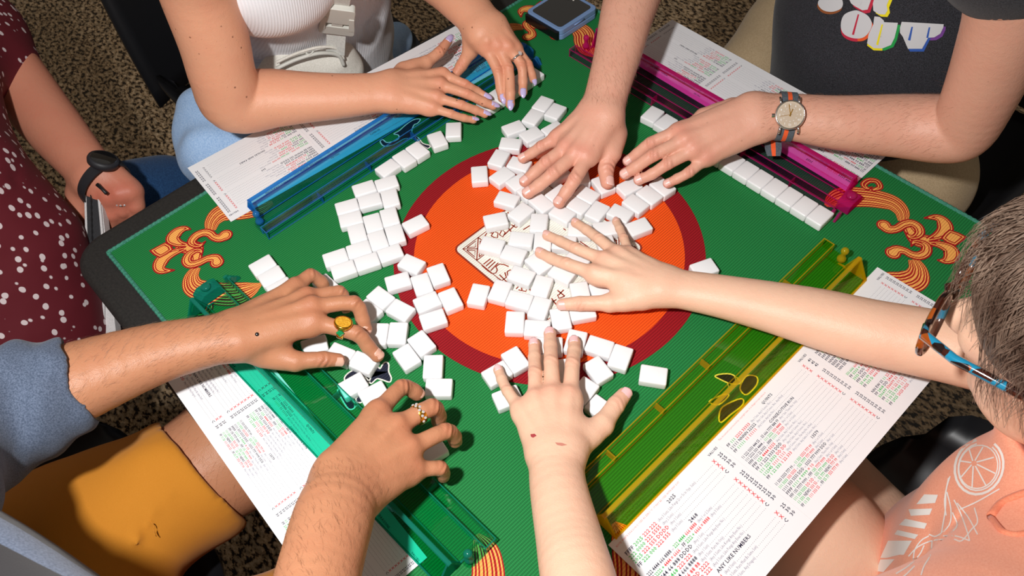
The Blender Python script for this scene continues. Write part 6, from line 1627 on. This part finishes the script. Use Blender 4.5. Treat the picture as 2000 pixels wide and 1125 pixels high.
# shirt prints laid onto the cloth ----------------------------------
def print_px(bv, loops, mt, name, par, lift=.0006, sub=9.0):
    """flat print: polygons given as photo pixels, laid on the shirt surface"""
    mm = MB()
    for lp_ in loops:
        v, f = poly_fill([(x, y) for x, y in lp_])
        bm = bmesh.new(); vs = [bm.verts.new(q) for q in v]
        for t_ in f:
            try: bm.faces.new([vs[i] for i in t_])
            except Exception: pass
        for _ in range(3):
            ed = [e for e in bm.edges if e.calc_length() > sub]
            if not ed: break
            bmesh.ops.subdivide_edges(bm, edges=ed, cuts=1); bmesh.ops.triangulate(bm, faces=bm.faces[:])
        bm.verts.index_update(); W = []
        for v_ in bm.verts:
            h, n_ = ray_px(bv, v_.co.x, v_.co.y)
            W.append(None if h is None else h + un(CAM - h) * lift)
        F = [tuple(x.index for x in fc.verts) for fc in bm.faces if all(W[x.index] is not None for x in fc.verts)]
        W = [w_ if w_ is not None else np.zeros(3) for w_ in W]
        bm.free()
        # wind towards the camera
        F2 = []
        for t_ in F:
            a, b, c = [W[i] for i in t_]; F2.append(t_ if np.cross(b - a, c - a) @ (CAM - a) > 0 else t_[::-1])
        mm.add(W, F2)
    used = sorted({i for f in mm.f for i in f}); mp_ = {k: i for i, k in enumerate(used)}
    return mesh_obj(name, [mm.v[i] for i in used], [tuple(mp_[i] for i in f) for f in mm.f], mt, par, smooth=True)
bvs = bvh_of(shirt_m)
def q4(pts): return [(1480 + x * .3379, y * .3379) for x, y in pts]
WT = plain('print_white', srgb(214, 214, 216), rough=.7)
C_ = {k: plain('print_' + k, c_, rough=.7) for k, c_ in dict(crimson=srgb(200, 36, 66), orange=srgb(240, 92, 36), yellow=srgb(244, 226, 20), green=srgb(20, 160, 70), blue=srgb(48, 92, 180), purple=srgb(120, 64, 150), brown=srgb(150, 84, 40)).items()}
def sp2(pts, n=5): return [tuple(q) for q in spline(pts, n, closed=True)]
O_ = sp2([(560, 60), (500, 85), (480, 140), (492, 190), (540, 218), (600, 220), (640, 190), (660, 140), (640, 95), (600, 70)])
def sh_(pts, dx, dy): return [(x + dx, y + dy) for x, y in pts]
U_ = [(675, 95), (705, 98), (728, 118), (722, 135), (700, 190), (690, 240), (692, 255), (706, 255), (715, 235), (730, 128), (810, 132), (805, 160), (790, 220), (770, 260), (720, 280), (670, 278), (632, 250), (640, 200), (668, 140), (690, 120), (672, 108)]
T_ = [(832, 126), (1075, 140), (1072, 160), (1055, 195), (1020, 216), (985, 218), (975, 200), (950, 282), (868, 282), (890, 205), (870, 215), (838, 212), (822, 190), (822, 160)]
G_ = sp2([(355, 0), (350, 30), (380, 60), (430, 68), (480, 50), (492, 15), (470, -20), (400, -20)])
I_ = [(515, -30), (665, -30), (635, 55), (605, 60), (600, 5), (580, 10), (560, 35), (540, 20)]
t_2 = [(680, -30), (770, -30), (745, 30), (750, 60), (735, 84), (700, 82), (668, 62), (665, 20)]
print_px(bvs, [q4(sh_(O_, 8, 16))], C_['orange'], 'print_shadow_orange', shirt_m, .0004)
print_px(bvs, [q4([(x, y + 18) for x, y in O_ if x < 580] + [(575, 235)])], C_['crimson'], 'print_shadow_crimson', shirt_m, .0006)
print_px(bvs, [q4(sh_(U_, 8, 12)[:8] + sh_(U_, 14, 12)[8:])], C_['green'], 'print_shadow_green', shirt_m, .0004)
print_px(bvs, [q4([(x, y + 13) for x, y in U_ if x < 735])], C_['yellow'], 'print_shadow_yellow', shirt_m, .0006)
print_px(bvs, [q4([(870, 282), (950, 282), (985, 215), (1000, 218), (960, 298), (880, 298)]), q4([(838, 212), (870, 215), (890, 160), (900, 160), (880, 235), (850, 232)])], C_['blue'], 'print_shadow_blue', shirt_m, .0006)
print_px(bvs, [q4(sh_([(1075, 140), (1072, 160), (1055, 195), (1020, 216), (985, 218)], 12, 16) + [(985, 205), (1020, 205), (1050, 180), (1068, 150)])], C_['purple'], 'print_shadow_purple', shirt_m, .0004)
print_px(bvs, [q4(sh_(G_, -4, 14))], C_['brown'], 'print_shadow_brown', shirt_m, .0004)
print_px(bvs, [q4(sh_(I_, 14, 18))], C_['crimson'], 'print_shadow_red', shirt_m, .0004)
print_px(bvs, [q4(sh_(t_2, 14, 14))], C_['yellow'], 'print_shadow_gold', shirt_m, .0004)
print_px(bvs, [q4(O_), q4(U_), q4(T_), q4(G_), q4(I_), q4(t_2)], WT, 'print_letters', shirt_m, .0010)
print_px(bvs, [q4([(578, 82), (586, 84), (556, 202), (544, 200)])], C_['crimson'], 'print_slit_red', shirt_m, .0014)
print_px(bvs, [q4([(716, 140), (724, 142), (696, 262), (684, 258)])], C_['yellow'], 'print_slit_yellow', shirt_m, .0014)
print_px(bvs, [q4([(888, 155), (897, 155), (882, 235), (868, 232)]), q4([(988, 158), (997, 158), (985, 220), (974, 218)])], C_['blue'], 'print_slit_blue', shirt_m, .0014)
# white line drawing on the peach shirt
bvc = bvh_of(shirt_c)
def c8(pts): return [(1480 + x * .30660, 780 + y * .30660) for x, y in pts]
def ribbon(pts, w_, closed=False):
    p_ = [np.array(q, float) for q in pts]; n = len(p_); L_, R_ = [], []
    for i in range(n):
        a = p_[max(0, i - 1)]; b = p_[min(n - 1, i + 1)]; t_ = un(b - a); nn2 = np.array([-t_[1], t_[0]]) * w_ / 2
        L_.append(tuple(p_[i] + nn2)); R_.append(tuple(p_[i] - nn2))
    return [[L_[i], L_[i + 1], R_[i + 1], R_[i]] for i in range(n - 1)]
WH = plain('print_offwhite', srgb(240, 236, 232), rough=.7)
lines = []
def circ(cx, cy, rx, ry, a0, a1, rot_, n=22):
    return [(cx + rx * math.cos(a) * math.cos(rot_) - ry * math.sin(a) * math.sin(rot_), cy + rx * math.cos(a) * math.sin(rot_) + ry * math.sin(a) * math.cos(rot_)) for a in np.linspace(a0, a1, n)]
for k, wd in ((1.0, 16), (.86, 9)): lines += [c8(q) for q in ribbon(circ(1410, 430, 152 * k, 178 * k, -1.3, 4.2, .35), wd)]
for k in range(8):
    a = k * math.pi / 4 + .3; lines += [c8(q) for q in ribbon([(1378 + 18 * math.cos(a), 408 + 18 * math.sin(a)), (1400 + 118 * math.cos(a), 432 + 135 * math.sin(a))], 9)]
lines += [c8(q) for q in ribbon(circ(1405, 430, 122, 140, 0, 6.28, .35, 26), 8)]
for pts in ([(1225, 490), (1200, 580), (1195, 700), (1170, 850)], [(1205, 590), (1230, 700), (1220, 800), (1140, 870), (1090, 860)], [(1250, 640), (1290, 720), (1330, 830), (1350, 900)], [(1270, 660), (1340, 750), (1400, 860)], [(1380, 690), (1400, 780), (1360, 830), (1300, 900), (1250, 890)], [(1290, 700), (1400, 650), (1540, 570)],
            [(1090, 870), (1040, 900), (1000, 960), (990, 1030)], [(1110, 900), (1100, 990), (1060, 1060), (1040, 1120)], [(1200, 890), (1110, 900), (1020, 940), (960, 1000)], [(1060, 930), (1030, 990), (960, 1060), (880, 1110)], [(1000, 1060), (950, 1110), (900, 1150)], [(1160, 870), (1260, 870), (1350, 900)], [(1215, 500), (1190, 640), (1200, 740)], [(1240, 720), (1270, 800), (1230, 850)]):
    lines += [c8(q) for q in ribbon([tuple(k) for k in spline(pts, 4)], 8)]
lines += [c8([(1060, 605), (1148, 608), (1130, 660), (1010, 668)]), c8([(960, 700), (1112, 695), (1095, 735), (975, 742)]), c8([(940, 760), (1078, 790), (1062, 825), (900, 800)]), c8([(890, 832), (1022, 862), (1000, 890), (870, 860)]),
          c8([(830, 900), (982, 900), (930, 990), (900, 990), (930, 930), (860, 930), (820, 1010), (780, 1010)]), c8([(780, 1020), (872, 1018), (800, 1100), (760, 1095), (800, 1050), (770, 1050)])]
print_px(bvc, lines, WH, 'line_print', shirt_c, .0008)

# body hair on the two men's arms (fine tapering hairs, uncountable)
def arm_hair(person, info, n, seed, col, ln=.010, name='arm_hair'):
    bv = bvh_of(person); r_ = np.random.default_rng(seed); A = [info['wrist']] + info['arm'][:4]; m = MB(); made = 0
    for _ in range(n * 3):
        if made >= n: break
        i = r_.integers(0, len(A) - 1); t_ = r_.uniform(); c = A[i] * (1 - t_) + A[i + 1] * t_; ax = un(A[i + 1] - A[i])
        d_ = un(np.cross(ax, r_.normal(0, 1, 3)))
        if d_[2] < -.15: continue
        h = bv.ray_cast(Vector(c), Vector(d_))
        if h[0] is None or h[3] > .09: continue
        p0 = np.array(h[0]); nn2 = np.array(h[1]); nn2 = nn2 if nn2 @ d_ > 0 else -nn2
        tg = un(-ax * .9 + np.cross(ax, nn2) * r_.normal(.5, .35)); L_ = ln * r_.uniform(.5, 1.1)
        pts = [p0, p0 + tg * L_ * .5 + nn2 * .0012, p0 + tg * L_ + nn2 * .0012 * r_.uniform(.3, 1.2)]
        m.tube(pts, [.00005, .00004, .000012], 3, cap=False); made += 1
    o = m.build(name, col, person); o['kind'] = 'stuff'
HB = plain('hair_dark', srgb(84, 54, 34), rough=.5); HL = plain('hair_light', srgb(140, 96, 66), rough=.5)
arm_hair(man, MA[4], 800, 1, HL); arm_hair(man, MB_[4], 900, 2, HL); arm_hair(bman, BA[4], 900, 3, HB); arm_hair(bman, BB[4], 700, 4, HB)
# small stud on the coin ring hand
bvb = bvh_of(bman); h, n_ = ray_px(bvb, 502, 653)
if h is not None:
    m_ = MB(); m_.lathe([(.0022, -.0006), (.0021, .0006), (.0012, .0014), (.0002, .0016)], (0, 0, 0), 12); m_.build('skin_stud', plain('stud_steel', (.10, .10, .11, 1), rough=.25, metal=1.0), bman, smooth=True, xf=(frame_from(n_, (1, 0, 0)), h))
for o_ in bpy.data.objects:
    if 'label' in o_.keys() and len(o_['label'].replace('-', ' ').split()) > 16: print('LONG', len(o_['label'].split()), o_['label'])

leg_info = {'wrist': P(300, 985, z=-.16), 'arm': [P(500, 850, z=-.165), np.array([-.16, -.20, -.17])]}
arm_hair(bman, leg_info, 900, 9, HB, .012, 'leg_hair')

bvk = bvh_of(child)
print_px(bvk, [[(1036, 848), (1044, 847), (1048, 851), (1041, 855), (1037, 853)]], plain('scratch_red', srgb(168, 62, 66), rough=.6), 'scratch_mark', child, .0003)
print_px(bvk, [[(1084, 864), (1098, 865), (1108, 869), (1097, 871), (1088, 869)]], plain('scratch_brown', srgb(196, 128, 110), rough=.6), 'healed_mark', child, .0003)

def cloth_tube(pts_px, bv, r, mt, name, par):
    q = [ray_px(bv, x, y)[0] for x, y in pts_px]; q = [k for k in q if k is not None]
    if len(q) > 2: m_ = MB(); m_.tube([np.array(k) for k in spline(q, 3)], r, 6); m_.build(name, mt, par, smooth=True)
PEACHD = mat_fabric('peach_dark', srgb(214, 122, 92), srgb(226, 138, 106), weave=1500)  # darker peach for the tubes along the fold lines
cloth_tube([(1935, 1010), (1955, 985), (1985, 970), (2010, 962)], bvc, .0035, PEACHD, 'shirt_fold', shirt_c)
cloth_tube([(1935, 1010), (1950, 1030), (1962, 1040), (1985, 1045), (2015, 1040)], bvc, .0028, PEACHD, 'shirt_fold', shirt_c)
